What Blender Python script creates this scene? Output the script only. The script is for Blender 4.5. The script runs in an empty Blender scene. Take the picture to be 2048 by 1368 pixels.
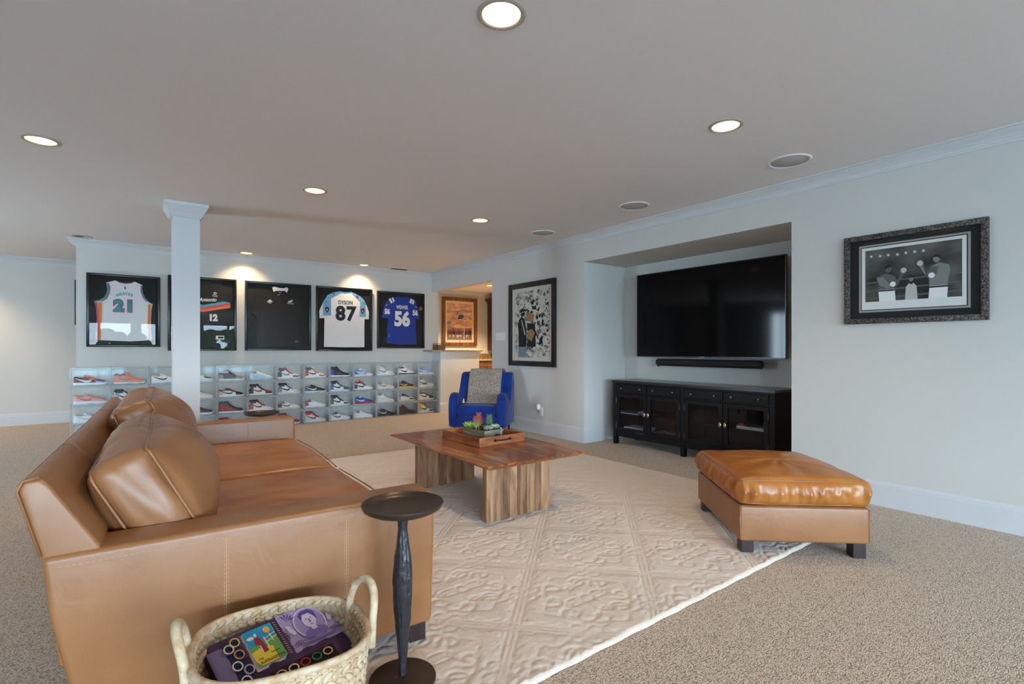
import bpy, bmesh, math, random
import numpy as np
from mathutils import Vector, Matrix, noise
R = math.radians
PI = math.pi
col = bpy.context.scene.collection
sc = bpy.context.scene
random.seed(7)

# ---------------------------------------------------------------- camera, sky, exposure
cam = bpy.data.objects.new('camera', bpy.data.cameras.new('camera'))
col.objects.link(cam)
cam.location = (0, 0, 1.2)
cam.rotation_euler = (R(90), 0, R(-36.62))
cam.data.sensor_width = 36
cam.data.lens = 36 * 1012 / 2048
cam.data.shift_y = 13 / 2048
cam.data.clip_start = 0.05
sc.camera = cam
sc.view_settings.view_transform = 'Standard'
sc.view_settings.look = 'None'
sc.view_settings.gamma = 1
sc.view_settings.use_curve_mapping = False
sc.view_settings.exposure = 0.54
sc.cycles.max_bounces = 9
sc.cycles.diffuse_bounces = 5
sc.cycles.glossy_bounces = 3
sc.cycles.transmission_bounces = 4
sc.cycles.transparent_max_bounces = 24
sc.cycles.caustics_reflective = False
sc.cycles.caustics_refractive = False
sc.cycles.use_denoising = True
sc.cycles.sample_clamp_indirect = 6

w = bpy.data.worlds.new('sky')
sc.world = w
w.use_nodes = True
nt = w.node_tree
bg = nt.nodes['Background']
geo = nt.nodes.new('ShaderNodeTexCoord')
sep = nt.nodes.new('ShaderNodeSeparateXYZ')
rmp = nt.nodes.new('ShaderNodeValToRGB')
nt.links.new(geo.outputs['Generated'], sep.inputs[0])
nt.links.new(sep.outputs['Z'], rmp.inputs[0])
nt.links.new(rmp.outputs[0], bg.inputs[0])
rmp.color_ramp.elements[0].color = (0.66, 0.84, 1.0, 1)
rmp.color_ramp.elements[0].position = 0.0
rmp.color_ramp.elements[1].color = (0.14, 0.24, 0.40, 1)
rmp.color_ramp.elements[1].position = 0.9
e_ = rmp.color_ramp.elements.new(0.28); e_.color = (0.34, 0.46, 0.58, 1)
e_ = rmp.color_ramp.elements.new(0.10); e_.color = (0.64, 0.83, 1.0, 1)
bg.inputs[1].default_value = 35.0

# room dimensions (metres)
XR, YB, YF, XL, ZC, YW = 4.565, 8.72, 10.94, -5.0, 2.63, -9.0
WIN_W = [(-4.7, -2.5), (-2.3, -0.1), (0.1, 2.2), (2.35, 4.45)]          # glass doors in the garden wall, x ranges
FILL_WIN_L = [(-7.0, -5.6), (6.9, 7.6)]                            # unseen windows added in the left wall for fill light, y ranges
def portal(name, loc, rot, sx, sy):
    l = bpy.data.lights.new(name, 'AREA'); l.shape = 'RECTANGLE'; l.size = sx; l.size_y = sy
    l.cycles.is_portal = True
    o = bpy.data.objects.new(name, l); o.location = loc; o.rotation_euler = rot; col.objects.link(o)
for a, b in WIN_W:
    portal('window_daylight', ((a + b) / 2, YW - 0.1, 1.2), (R(90), 0, 0), b - a, 2.3)
for a, b in FILL_WIN_L:
    portal('window_daylight', (XL - 0.1, (a + b) / 2, 1.25), (R(90), 0, R(-90)), b - a, 2.1)  # portals of the left windows added as fill

# ---------------------------------------------------------------- helpers
def lin(c):
    return tuple(((v / 255) / 12.92 if v / 255 <= 0.04045 else ((v / 255 + 0.055) / 1.055) ** 2.4) for v in c) + (1,)

MATS = {}
def mat(name, c, rough=0.6, metal=0.0, bump=None, spec=0.5, vary=None, emit=None, coat=0, sheen=0):
    """bump = (scale, strength, distance); vary = (colour 2, scale, low, high) blended in by noise"""
    if name in MATS: return MATS[name]
    m = bpy.data.materials.new(name); m.use_nodes = True
    t = m.node_tree; p = t.nodes['Principled BSDF']
    p.inputs['Base Color'].default_value = lin(c)
    p.inputs['Roughness'].default_value = rough
    p.inputs['Metallic'].default_value = metal
    p.inputs['Specular IOR Level'].default_value = spec
    p.inputs['Coat Weight'].default_value = coat
    p.inputs['Sheen Weight'].default_value = sheen
    tc = t.nodes.new('ShaderNodeTexCoord')
    if vary:
        n = t.nodes.new('ShaderNodeTexNoise'); n.inputs['Scale'].default_value = vary[1]; n.inputs['Detail'].default_value = 5
        r = t.nodes.new('ShaderNodeValToRGB')
        r.color_ramp.elements[0].color = lin(c); r.color_ramp.elements[0].position = vary[2]
        r.color_ramp.elements[1].color = lin(vary[0]); r.color_ramp.elements[1].position = vary[3]
        t.links.new(tc.outputs['Object'], n.inputs['Vector'])
        t.links.new(n.outputs[0], r.inputs[0]); t.links.new(r.outputs[0], p.inputs['Base Color'])
    if bump:
        n = t.nodes.new('ShaderNodeTexNoise'); n.inputs['Scale'].default_value = bump[0]; n.inputs['Detail'].default_value = 4
        b = t.nodes.new('ShaderNodeBump'); b.inputs['Strength'].default_value = bump[1]; b.inputs['Distance'].default_value = bump[2]
        t.links.new(tc.outputs['Object'], n.inputs['Vector'])
        t.links.new(n.outputs[0], b.inputs['Height']); t.links.new(b.outputs[0], p.inputs['Normal'])
    if emit:
        p.inputs['Emission Color'].default_value = lin(emit[0]); p.inputs['Emission Strength'].default_value = emit[1]
    MATS[name] = m
    return m

def wood(name, c1, c2, axis='Y', scale=6, rough=0.4, c3=None, stretch=9, bump=0.12, coat=0.0):
    if name in MATS: return MATS[name]
    m = mat(name, c1, rough, coat=coat); t = m.node_tree; p = t.nodes['Principled BSDF']
    tc = t.nodes['Texture Coordinate']
    mp = t.nodes.new('ShaderNodeMapping')
    s = [scale] * 3; s['XYZ'.index(axis)] = scale / stretch
    mp.inputs['Scale'].default_value = s
    t.links.new(tc.outputs['Object'], mp.inputs[0])
    n = t.nodes.new('ShaderNodeTexNoise'); n.inputs['Scale'].default_value = 1.6; n.inputs['Detail'].default_value = 6; n.inputs['Distortion'].default_value = 1.6
    t.links.new(mp.outputs[0], n.inputs['Vector'])
    w_ = t.nodes.new('ShaderNodeTexNoise'); w_.inputs['Scale'].default_value = 14; w_.inputs['Detail'].default_value = 6; w_.inputs['Roughness'].default_value = 0.7
    t.links.new(mp.outputs[0], w_.inputs['Vector'])
    mx = t.nodes.new('ShaderNodeMath'); mx.operation = 'MULTIPLY_ADD'; mx.inputs[1].default_value = 0.35
    t.links.new(w_.outputs[0], mx.inputs[0]); t.links.new(n.outputs[0], mx.inputs[2])
    r = t.nodes.new('ShaderNodeValToRGB')
    r.color_ramp.elements[0].color = lin(c1); r.color_ramp.elements[0].position = 0.48
    r.color_ramp.elements[1].color = lin(c2); r.color_ramp.elements[1].position = 0.80
    if c3:
        e = r.color_ramp.elements.new(0.66); e.color = lin(c3)
    t.links.new(mx.outputs[0], r.inputs[0]); t.links.new(r.outputs[0], p.inputs['Base Color'])
    b = t.nodes.new('ShaderNodeBump'); b.inputs['Strength'].default_value = bump; b.inputs['Distance'].default_value = 0.004
    t.links.new(mx.outputs[0], b.inputs['Height']); t.links.new(b.outputs[0], p.inputs['Normal'])
    return m

def glass(name, tint=(255, 255, 255), refl=1.0, rough=0.0, ior=1.45, veil=0.0):
    """thin clear sheet: transparent with a fresnel reflection, veil = share of milky scatter"""
    if name in MATS: return MATS[name]
    m = bpy.data.materials.new(name); m.use_nodes = True; t = m.node_tree; t.nodes.clear()
    out = t.nodes.new('ShaderNodeOutputMaterial')
    tr = t.nodes.new('ShaderNodeBsdfTransparent'); tr.inputs[0].default_value = lin(tint)
    gl = t.nodes.new('ShaderNodeBsdfGlossy'); gl.inputs['Roughness'].default_value = rough
    fr = t.nodes.new('ShaderNodeFresnel'); fr.inputs[0].default_value = ior
    mu = t.nodes.new('ShaderNodeMath'); mu.operation = 'MULTIPLY'; mu.inputs[1].default_value = refl
    mx = t.nodes.new('ShaderNodeMixShader')
    ge = t.nodes.new('ShaderNodeNewGeometry'); inv = t.nodes.new('ShaderNodeMath'); inv.operation = 'SUBTRACT'; inv.inputs[0].default_value = refl
    t.links.new(ge.outputs['Backfacing'], inv.inputs[1]); inv.use_clamp = True; t.links.new(inv.outputs[0], mu.inputs[1])
    t.links.new(fr.outputs[0], mu.inputs[0]); t.links.new(mu.outputs[0], mx.inputs[0])
    base = tr
    if veil:
        df = t.nodes.new('ShaderNodeBsdfDiffuse'); df.inputs[0].default_value = lin((225, 232, 238))
        m0 = t.nodes.new('ShaderNodeMixShader'); m0.inputs[0].default_value = veil
        t.links.new(tr.outputs[0], m0.inputs[1]); t.links.new(df.outputs[0], m0.inputs[2]); base = m0
    t.links.new(base.outputs[0], mx.inputs[1]); t.links.new(gl.outputs[0], mx.inputs[2])
    t.links.new(mx.outputs[0], out.inputs[0])
    MATS[name] = m
    return m

class MB:
    """collects shapes, build() links them as ONE mesh object"""
    def __init__(s): s.b = bmesh.new()
    def _mi(s, faces, mi):
        for f in faces: f.material_index = mi
    def box(s, x0, x1, y0, y1, z0, z1, mi=0, bev=0, seg=2):
        t = bmesh.new()
        bmesh.ops.create_cube(t, size=1)
        for v in t.verts:
            v.co = Vector(((x0 + x1) / 2 + v.co.x * (x1 - x0), (y0 + y1) / 2 + v.co.y * (y1 - y0), (z0 + z1) / 2 + v.co.z * (z1 - z0)))
        if bev: bmesh.ops.bevel(t, geom=t.edges[:], offset=bev, segments=seg, affect='EDGES', profile=0.5)
        s.add(t, mi); return s
    def add(s, t, mi=0, M=None):
        if M is not None: t.transform(M)
        me = bpy.data.meshes.new('t'); t.to_mesh(me); t.free()
        n = len(s.b.faces)
        s.b.from_mesh(me); bpy.data.meshes.remove(me)
        s.b.faces.ensure_lookup_table()
        if mi is not None:
            for f in s.b.faces[n:]: f.material_index = mi
        return s
    def prism(s, pts, d0, d1, axis='Z', mi=0, bev=0, seg=2):
        """polygon pts (2-D) extruded d0..d1 along axis; for X: pts=(y,z), for Y: pts=(x,z), for Z: pts=(x,y)"""
        def P(a, b, d): return {'X': (d, a, b), 'Y': (a, d, b), 'Z': (a, b, d)}[axis]
        t = bmesh.new()
        lo = [t.verts.new(P(a, b, d0)) for a, b in pts]; hi = [t.verts.new(P(a, b, d1)) for a, b in pts]
        t.faces.new(lo); t.faces.new(hi)
        n = len(pts)
        for i in range(n): t.faces.new((lo[i], lo[(i + 1) % n], hi[(i + 1) % n], hi[i]))
        bmesh.ops.recalc_face_normals(t, faces=t.faces[:])
        if bev:
            bmesh.ops.bevel(t, geom=t.edges[:], offset=bev, segments=seg, affect='EDGES', profile=0.5)
        if n > 4: bmesh.ops.triangulate(t, faces=[f for f in t.faces if len(f.verts) > 4])
        s.add(t, mi); return s
    def lathe(s, prof, n=24, c=(0, 0, 0), mi=0, M=None, fn=None):
        """prof = [(r, z)...]; fn(angle, r, z) may change the radius"""
        t = bmesh.new(); rows = []
        for r, z in prof:
            row = []
            for i in range(n):
                a = 2 * PI * i / n
                rr = fn(a, r, z) if fn else r
                row.append(t.verts.new((c[0] + rr * math.cos(a), c[1] + rr * math.sin(a), c[2] + z)))
            rows.append(row)
        for k in range(len(rows) - 1):
            for i in range(n):
                j = (i + 1) % n
                t.faces.new((rows[k][i], rows[k][j], rows[k + 1][j], rows[k + 1][i]))
        if prof[0][0] > 1e-4: t.faces.new(rows[0])
        if prof[-1][0] > 1e-4: t.faces.new(rows[-1])
        bmesh.ops.remove_doubles(t, verts=t.verts[:], dist=1e-6)
        bmesh.ops.recalc_face_normals(t, faces=t.faces[:])
        s.add(t, mi, M); return s
    def ring(s, prof, n=32, c=(0, 0, 0), mi=0):
        """open lathe without caps"""
        t = bmesh.new(); rows = []
        for r, z in prof:
            rows.append([t.verts.new((c[0] + r * math.cos(2 * PI * i / n), c[1] + r * math.sin(2 * PI * i / n), c[2] + z)) for i in range(n)])
        for k in range(len(rows) - 1):
            for i in range(n):
                j = (i + 1) % n
                t.faces.new((rows[k][i], rows[k][j], rows[k + 1][j], rows[k + 1][i]))
        s.add(t, mi); return s
    def tube(s, pts, r, n=8, mi=0, closed=False, fn=None):
        pts = [Vector(p) for p in pts]; t = bmesh.new(); rows = []; N = len(pts); up = Vector((0.123, 0.21, 0.97)).normalized()
        for i, p in enumerate(pts):
            d = (pts[(i + 1) % N] - pts[i - 1]) if closed else (pts[min(i + 1, N - 1)] - pts[max(i - 1, 0)])
            d.normalize(); a = d.cross(up)
            if a.length < 1e-3: a = d.cross(Vector((1, 0, 0)))
            a.normalize(); b = d.cross(a); up = b * -1 if b.dot(up) < 0 else b
            rr = r(i / (N - 1)) if callable(r) else r
            row = []
            for k in range(n):
                an = 2 * PI * k / n
                row.append(t.verts.new(p + a * rr * math.cos(an) + up * rr * math.sin(an)))
            rows.append(row)
        for i in range(N if closed else N - 1):
            q = (i + 1) % N
            for k in range(n):
                j = (k + 1) % n
                t.faces.new((rows[i][k], rows[i][j], rows[q][j], rows[q][k]))
        if not closed: t.faces.new(rows[0]); t.faces.new(rows[-1])
        bmesh.ops.recalc_face_normals(t, faces=t.faces[:])
        s.add(t, mi); return s
    def ball(s, c, rx, ry=None, rz=None, seg=10, rings=6, mi=0, M=None):
        t = bmesh.new(); bmesh.ops.create_uvsphere(t, u_segments=seg, v_segments=rings, radius=1)
        ry = ry or rx; rz = rz or rx
        T = Matrix.Translation(c) @ (M or Matrix()) @ Matrix.Diagonal((rx, ry, rz, 1))
        s.add(t, mi, T); return s
    def quad(s, a, b, c, d, mi=0):
        f = s.b.faces.new([s.b.verts.new(v) for v in (a, b, c, d)]); f.material_index = mi; return s
    def poly(s, pts, mi=0):
        f = s.b.faces.new([s.b.verts.new(v) for v in pts]); f.material_index = mi; return s
    def build(s, name, m, parent=None, loc=None, rot=None, smooth=None, M=None):
        me = bpy.data.meshes.new(name)
        if M is not None: s.b.transform(M)
        s.b.to_mesh(me); s.b.free()
        for x in (m if isinstance(m, (list, tuple)) else [m]): me.materials.append(x)
        if smooth is not None: smooth_mesh(me, smooth)
        o = bpy.data.objects.new(name, me); col.objects.link(o)
        if parent is not None: o.parent = parent
        if loc is not None: o.location = loc
        if rot is not None: o.rotation_euler = rot
        return o

def smooth_mesh(me, deg):
    me.polygons.foreach_set('use_smooth', [True] * len(me.polygons))
    if deg < 180:
        try: me.set_sharp_from_angle(angle=R(deg))
        except Exception: pass

def tag(o, label=None, cat=None, group=None, kind=None):
    if label: o['label'] = label
    if cat: o['category'] = cat
    if group: o['group'] = group
    if kind: o['kind'] = kind
    return o

def thing(name, label, cat, loc=(0, 0, 0), rz=0, group=None, kind=None):
    o = bpy.data.objects.new(name, None); col.objects.link(o)
    o.location = loc; o.rotation_euler = (0, 0, rz); o.empty_display_size = 0.1
    return tag(o, label, cat, group, kind)

def part(name, b, m, parent, smooth=None, label=None, **k):
    o = b.build(name, m, parent, smooth=smooth, **k)
    if label: o['label'] = label
    return o

def struct(name, b, m, parent=None, smooth=None, label=None):
    o = b.build(name, m, parent, smooth=smooth)
    if parent is None: o['kind'] = 'structure'
    if label: o['label'] = label
    return o

def grid_mesh(name, P, m, parent=None, smooth=180, closed_u=False, closed_v=False, label=None):
    """P: numpy array (nu, nv, 3)"""
    nu, nv = P.shape[:2]
    me = bpy.data.meshes.new(name)
    idx = np.arange(nu * nv).reshape(nu, nv)
    if closed_u: idx = np.vstack([idx, idx[:1]])
    if closed_v: idx = np.hstack([idx, idx[:, :1]])
    q = np.stack([idx[:-1, :-1], idx[1:, :-1], idx[1:, 1:], idx[:-1, 1:]], -1).reshape(-1, 4)
    me.vertices.add(nu * nv); me.vertices.foreach_set('co', P.reshape(-1).astype(np.float32))
    me.loops.add(len(q) * 4); me.loops.foreach_set('vertex_index', q.reshape(-1).astype(np.int32))
    me.polygons.add(len(q)); me.polygons.foreach_set('loop_start', np.arange(0, len(q) * 4, 4, dtype=np.int32))
    me.update(calc_edges=True); me.validate()
    if smooth: smooth_mesh(me, smooth)
    me.materials.append(m)
    o = bpy.data.objects.new(name, me); col.objects.link(o)
    if parent is not None: o.parent = parent
    if label: o['label'] = label
    return o

def text(name, s, size, m, parent, M, ext=0.0008, bold=0.0, sx=1.0, shear=0.0, space=1.0):
    """lettering as a mesh; M places it, text runs along +X, up +Y, out of the face +Z, centred"""
    c = bpy.data.curves.new('t', 'FONT'); c.body = s; c.size = size; c.extrude = ext; c.offset = bold
    c.align_x = 'CENTER'; c.align_y = 'CENTER'; c.shear = shear; c.space_character = space
    c.resolution_u = 3
    o = bpy.data.objects.new('t', c)
    me = bpy.data.meshes.new_from_object(o)
    me.transform(M @ Matrix.Diagonal((sx, 1, 1, 1)))
    bpy.data.objects.remove(o); bpy.data.curves.remove(c)
    me.name = name; me.materials.clear(); me.materials.append(m)
    o = bpy.data.objects.new(name, me); col.objects.link(o); o.parent = parent
    return o

def puff(sx, sy, sz, n=(24, 24, 8), r=0.06, bulge=(0, 0, 0.05), wr=0.004, wscale=7.0, seed=0, wfn=None):
    """a stuffed cushion: rounded box whose faces bulge outwards, with creases; returns a bmesh centred on 0"""
    t = bmesh.new(); bmesh.ops.create_cube(t, size=2)
    es = [[], [], []]
    for e in t.edges:
        d = e.verts[0].co - e.verts[1].co
        es[max(range(3), key=lambda i: abs(d[i]))].append(e)
    for k in range(3):
        ee = [e for e in t.edges if max(range(3), key=lambda i: abs((e.verts[0].co - e.verts[1].co)[i])) == k and abs((e.verts[0].co - e.verts[1].co)[k]) > 1.9]
        bmesh.ops.subdivide_edges(t, edges=ee, cuts=n[k] - 1, use_grid_fill=True)
    h = (sx / 2, sy / 2, sz / 2)
    rr = min(r, min(h))
    so = Vector((seed * 3.1, seed * 1.7, seed * 5.3))
    for v in t.verts:
        u = v.co.copy()
        p = Vector((u.x * h[0], u.y * h[1], u.z * h[2]))
        c = Vector([max(-h[i] + rr, min(h[i] - rr, p[i])) for i in range(3)])
        d = p - c
        if d.length > 1e-9: p = c + d.normalized() * min(d.length, rr) if sum(abs(d[i]) > 1e-6 for i in range(3)) > 1 else p
        nrm = Vector((0, 0, 0))
        for i in range(3):
            a, b_ = u[(i + 1) % 3], u[(i + 2) % 3]
            k = bulge[i] * max(0, 1 - a * a) ** 0.8 * max(0, 1 - b_ * b_) ** 0.8
            p[i] += k * u[i]
            nrm[i] = u[i] * (1 if abs(u[i]) > 0.97 else 0)
        if nrm.length > 0: nrm.normalize()
        w_ = noise.noise(Vector((p.x, p.y, p.z)) * wscale + so) + 0.5 * noise.noise(Vector((p.x, p.y, p.z)) * wscale * 2.3 + so)
        if wfn: w_ += wfn(p, u)
        p += nrm * wr * w_
        v.co = p
    bmesh.ops.recalc_face_normals(t, faces=t.faces[:])
    return t

def puff_pt(u, s, r, bulge):
    """the point of a puff() cushion at cube position u, without its creases (for seams)"""
    h = [v / 2 for v in s]; rr = min(r, min(h))
    p = Vector([u[i] * h[i] for i in range(3)])
    c = Vector([max(-h[i] + rr, min(h[i] - rr, p[i])) for i in range(3)]); d = p - c
    if d.length > 1e-9 and sum(abs(d[i]) > 1e-6 for i in range(3)) > 1: p = c + d.normalized() * min(d.length, rr)
    for i in range(3):
        a, b_ = u[(i + 1) % 3], u[(i + 2) % 3]
        p[i] += bulge[i] * max(0, 1 - a * a) ** 0.8 * max(0, 1 - b_ * b_) ** 0.8 * u[i]
    return p

def copy_tree(o, parent=None):
    c = o.copy(); col.objects.link(c)
    if parent is not None: c.parent = parent
    for ch in list(o.children): copy_tree(ch, c)
    return c
# ---------------------------------------------------------------- materials of the room
m_wall = mat('wall_paint', (203, 203, 199), 0.75, bump=(90, 0.05, 0.002), spec=0.25)
m_trim = mat('trim_paint', (204, 207, 211), 0.5)
m_ceil = mat('ceiling_paint', (230, 227, 225), 0.9, bump=(60, 0.05, 0.002), spec=0.2)
m_black = mat('black_lacquer', (14, 14, 16), 0.28)
m_chrome = mat('brushed_nickel', (190, 180, 165), 0.25, 1.0)

def carpet_mat():
    m = mat('berber_carpet', (176, 150, 126), 0.95, spec=0.1, sheen=0.2); t = m.node_tree; p = t.nodes['Principled BSDF']
    tc = t.nodes['Texture Coordinate']
    v = t.nodes.new('ShaderNodeTexVoronoi'); v.inputs['Scale'].default_value = 120
    mp = t.nodes.new('ShaderNodeMapping'); mp.inputs['Scale'].default_value = (1, 1.5, 1); mp.inputs['Rotation'].default_value = (0, 0, 0.4)
    t.links.new(tc.outputs['Object'], mp.inputs[0]); t.links.new(mp.outputs[0], v.inputs['Vector'])
    n = t.nodes.new('ShaderNodeTexNoise'); n.inputs['Scale'].default_value = 60; n.inputs['Detail'].default_value = 3
    t.links.new(tc.outputs['Object'], n.inputs['Vector'])
    r = t.nodes.new('ShaderNodeValToRGB')
    r.color_ramp.elements[0].color = lin((222, 206, 188)); r.color_ramp.elements[0].position = 0.22
    r.color_ramp.elements[1].color = lin((150, 134, 120)); r.color_ramp.elements[1].position = 0.80
    e = r.color_ramp.elements.new(0.50); e.color = lin((206, 186, 164))
    a = t.nodes.new('ShaderNodeMath'); a.operation = 'MULTIPLY_ADD'; a.inputs[1].default_value = 0.75
    s = t.nodes.new('ShaderNodeMath'); s.operation = 'MULTIPLY'; s.inputs[1].default_value = 0.42
    t.links.new(n.outputs[0], s.inputs[0]); t.links.new(v.outputs['Distance'], a.inputs[0]); t.links.new(s.outputs[0], a.inputs[2])
    t.links.new(a.outputs[0], r.inputs[0]); t.links.new(r.outputs[0], p.inputs['Base Color'])
    b = t.nodes.new('ShaderNodeBump'); b.inputs['Strength'].default_value = 0.75; b.inputs['Distance'].default_value = 0.006; b.invert = True
    t.links.new(a.outputs[0], b.inputs['Height']); t.links.new(b.outputs[0], p.inputs['Normal'])
    return m
m_carpet = carpet_mat()

# ---------------------------------------------------------------- floor, walls, ceiling
struct('floor', MB().box(XL, 8.1, YW, YF + 0.1, -0.1, 0), m_carpet, label='beige looped wall-to-wall carpet')
b = MB()
b.box(XR, 5.34, YW, 2.077, 0, ZC); b.box(XR, 5.34, 2.077, 4.61, 2.30, ZC); b.box(5.34, 5.47, 1.9, 4.74, 0, ZC)
b.box(XR, 5.34, 4.61, 4.74, 0, ZC); b.box(XR, 4.70, 4.74, 6.678, 0, ZC); b.box(XR, 4.70, 6.678, YB, 2.29, ZC)
struct('wall_right', b, m_wall, label='off-white wall with a television niche and an opening to the bar')
struct('wall_back', MB().box(-0.63, XR + 0.135, YB, 8.86, 0, ZC), m_wall, label='off-white wall carrying the framed jerseys')
struct('wall_far', MB().box(XL, 8.1, YF, YF + 0.12, 0, ZC), m_wall)
struct('wall_bar', MB().box(8.0, 8.12, 6.55, YF, 0, ZC).box(4.70, 8.12, 6.55, 6.678, 0, ZC), m_wall)
b = MB(); x = XL - 0.12
for a, c in WIN_W:
    b.box(x, a, YW - 0.15, YW, 0, ZC); b.box(a, c, YW - 0.15, YW, 2.32, ZC); x = c
b.box(x, 5.34, YW - 0.15, YW, 0, ZC)
struct('wall_garden', b, m_wall)
b = MB(); y = YW
for a, c in FILL_WIN_L:
    b.box(XL - 0.12, XL, y, a, 0, ZC); b.box(XL - 0.12, XL, a, c, 2.3, ZC); b.box(XL - 0.12, XL, a, c, 0, 0.25); y = c
b.box(XL - 0.12, XL, y, YF + 0.12, 0, ZC)
struct('wall_left', b, m_wall)
# garden door frames behind the photographer, then frames of the added fill windows
k = 0
for a, c in WIN_W:
    k += 1; b = MB()
    for q in (a, (a + c) / 2 - 0.04, c - 0.08): b.box(q, q + 0.08, YW - 0.12, YW - 0.04, 0, 2.32)
    b.box(a, c, YW - 0.12, YW - 0.04, 2.24, 2.32).box(a, c, YW - 0.12, YW - 0.04, 0, 0.12)
    struct('window_%d' % k, b, m_trim)
for a, c in FILL_WIN_L:
    k += 1; b = MB()
    for q in (a, (a + c) / 2 - 0.03, c - 0.06): b.box(XL - 0.1, XL - 0.03, q, q + 0.06, 0.25, 2.3)
    b.box(XL - 0.1, XL - 0.03, a, c, 2.24, 2.3).box(XL - 0.1, XL - 0.03, a, c, 0.25, 0.31)
    struct('window_%d' % k, b, m_trim)  # frame of an added, unseen fill window

# recessed lights: (x, y, lit); last one unseen, added to brighten the half wall
CANS = [(1.255, 1.765, 1), (3.04, 1.79, 1), (-0.525, 4.72, 1), (1.30, 4.74, 1), (3.08, 4.74, 1), (1.33, 8.45, 1), (3.15, 8.47, 1), (-0.55, 8.45, 0), (6.45, 9.52, 1), (-2.35, 10.35, 1), (6.0, 7.6, 1)]
def cuts(vals, lo, hi):
    out = [lo]; vals = sorted(vals); 
    for v in vals:
        for q in (v - 0.13, v + 0.13):
            out.append(q)
    out.append(hi); return sorted(set(out))
CX = {1.255: 1.28, 1.30: 1.28, 1.33: 1.28, 3.04: 3.08, 3.15: 3.08, 3.08: 3.08, -0.525: -0.54, -0.55: -0.54}
xs = cuts([-2.35, -0.54, 1.28, 3.08, 6.0, 6.45], XL - 0.1, 8.1)
ys = cuts([1.78, 4.73, 7.6, 8.46, 9.52, 10.35], YW - 0.1, YF + 0.1)
RC = 0.088
b = MB()
for i in range(len(xs) - 1):
    for j in range(len(ys) - 1):
        x0, x1, y0, y1 = xs[i], xs[i + 1], ys[j], ys[j + 1]
        hit = [(cx, cy) for cx, cy, _ in CANS if x0 < cx < x1 and y0 < cy < y1 and x1 - x0 < 0.3 and y1 - y0 < 0.3]
        if hit:
            cx, cy = hit[0]; cx = min(max(cx, x0 + RC + .01), x1 - RC - .01); N = 32
            sq = []
            for q in range(N):
                a = 2 * PI * q / N + PI / 4; dx, dy = math.cos(a), math.sin(a); s_ = max(abs(dx), abs(dy))
                mx_, my_ = (x0 + x1) / 2, (y0 + y1) / 2
                sq.append((mx_ + dx / s_ * (x1 - x0) / 2, my_ + dy / s_ * (y1 - y0) / 2))
            ci = [(cx + RC * math.cos(2 * PI * q / N + PI / 4), cy + RC * math.sin(2 * PI * q / N + PI / 4)) for q in range(N)]
            for q in range(N):
                e = (q + 1) % N
                b.quad((*sq[q], ZC), (*sq[e], ZC), (*ci[e], ZC), (*ci[q], ZC))
        else:
            b.quad((x0, y0, ZC), (x1, y0, ZC), (x1, y1, ZC), (x0, y1, ZC))
bmesh.ops.remove_doubles(b.b, verts=b.b.verts[:], dist=1e-5)
b.box(XL - 0.1, 8.1, YW - 0.1, YF + 0.1, ZC + 0.16, ZC + 0.2)
struct('ceiling', b, m_ceil, label='plain ceiling painted warm grey-white')

# ---------------------------------------------------------------- baseboards and crown mouldings
BP = [(0, 0), (0.018, 0), (0.018, 0.148), (0.013, 0.152), (0.013, 0.172), (0.006, 0.186), (0, 0.186)]
def base_x(b, x, y0, y1, s=-1):                       # board on a wall at x, facing s
    t = [(x + s * d, z) for d, z in BP]
    b.prism(t, y0, y1, 'Y')
def base_y(b, y, x0, x1, s=-1):
    b.prism([(y + s * d, z) for d, z in BP], x0, x1, 'X')
b = MB(); base_x(b, XR, YW, 2.077); base_x(b, XR, 4.61, 6.678); base_y(b, 4.61, XR - 0.018, 5.34); base_x(b, 5.34, 2.077, 4.61); base_y(b, 2.077, XR - 0.018, 5.34, 1)
struct('baseboard_right', b, m_trim)
b = MB(); base_y(b, YB, -0.63, XR); base_x(b, -0.63, YB - 0.018, 8.86)
struct('baseboard_back', b, m_trim)
b = MB(); base_y(b, YF, XL, 6.7)
struct('baseboard_far', b, m_trim)
b = MB()
y = YW
base_x(b, XL, YW, YF, 1)
struct('baseboard_left', b, m_trim)
CP = [(0, 0), (0.0, -0.092), (0.008, -0.092), (0.008, -0.078), (0.014, -0.074), (0.018, -0.062), (0.040, -0.040), (0.066, -0.022), (0.072, -0.018), (0.072, -0.012), (0.088, -0.010), (0.088, 0)]
def crown_x(b, x, y0, y1, s=-1): b.prism([(x + s * d, ZC + z) for d, z in CP], y0, y1, 'Y')
def crown_y(b, y, x0, x1, s=-1): b.prism([(y + s * d, ZC + z) for d, z in CP], x0, x1, 'X')
def crown_run(name, pts):
    """mitred crown along an open path of wall-face points (x, y), profile to the left-hand side normal"""
    t = bmesh.new(); rows = []
    for i, p in enumerate(pts):
        p = Vector(p)
        d0 = (Vector(pts[i]) - Vector(pts[i - 1])).normalized() if i else None
        d1 = (Vector(pts[i + 1]) - Vector(pts[i])).normalized() if i < len(pts) - 1 else None
        d0 = d0 or d1; d1 = d1 or d0
        n0, n1 = Vector((d0.y, -d0.x)), Vector((d1.y, -d1.x))
        n = (n0 + n1) / (1 + n0.dot(n1))
        rows.append([t.verts.new((p.x + n.x * d, p.y + n.y * d, ZC + z)) for d, z in CP])
    for i in range(len(rows) - 1):
        for k in range(len(CP)):
            j = (k + 1) % len(CP)
            t.faces.new((rows[i][k], rows[i][j], rows[i + 1][j], rows[i + 1][k]))
    t.faces.new(rows[0]); t.faces.new(rows[-1]); bmesh.ops.recalc_face_normals(t, faces=t.faces[:])
    b = MB(); b.add(t); return struct(name, b, m_trim)
crown_run('trim_1', [(-0.63, 8.95), (-0.63, YB), (XR, YB), (XR, YW)])
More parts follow.
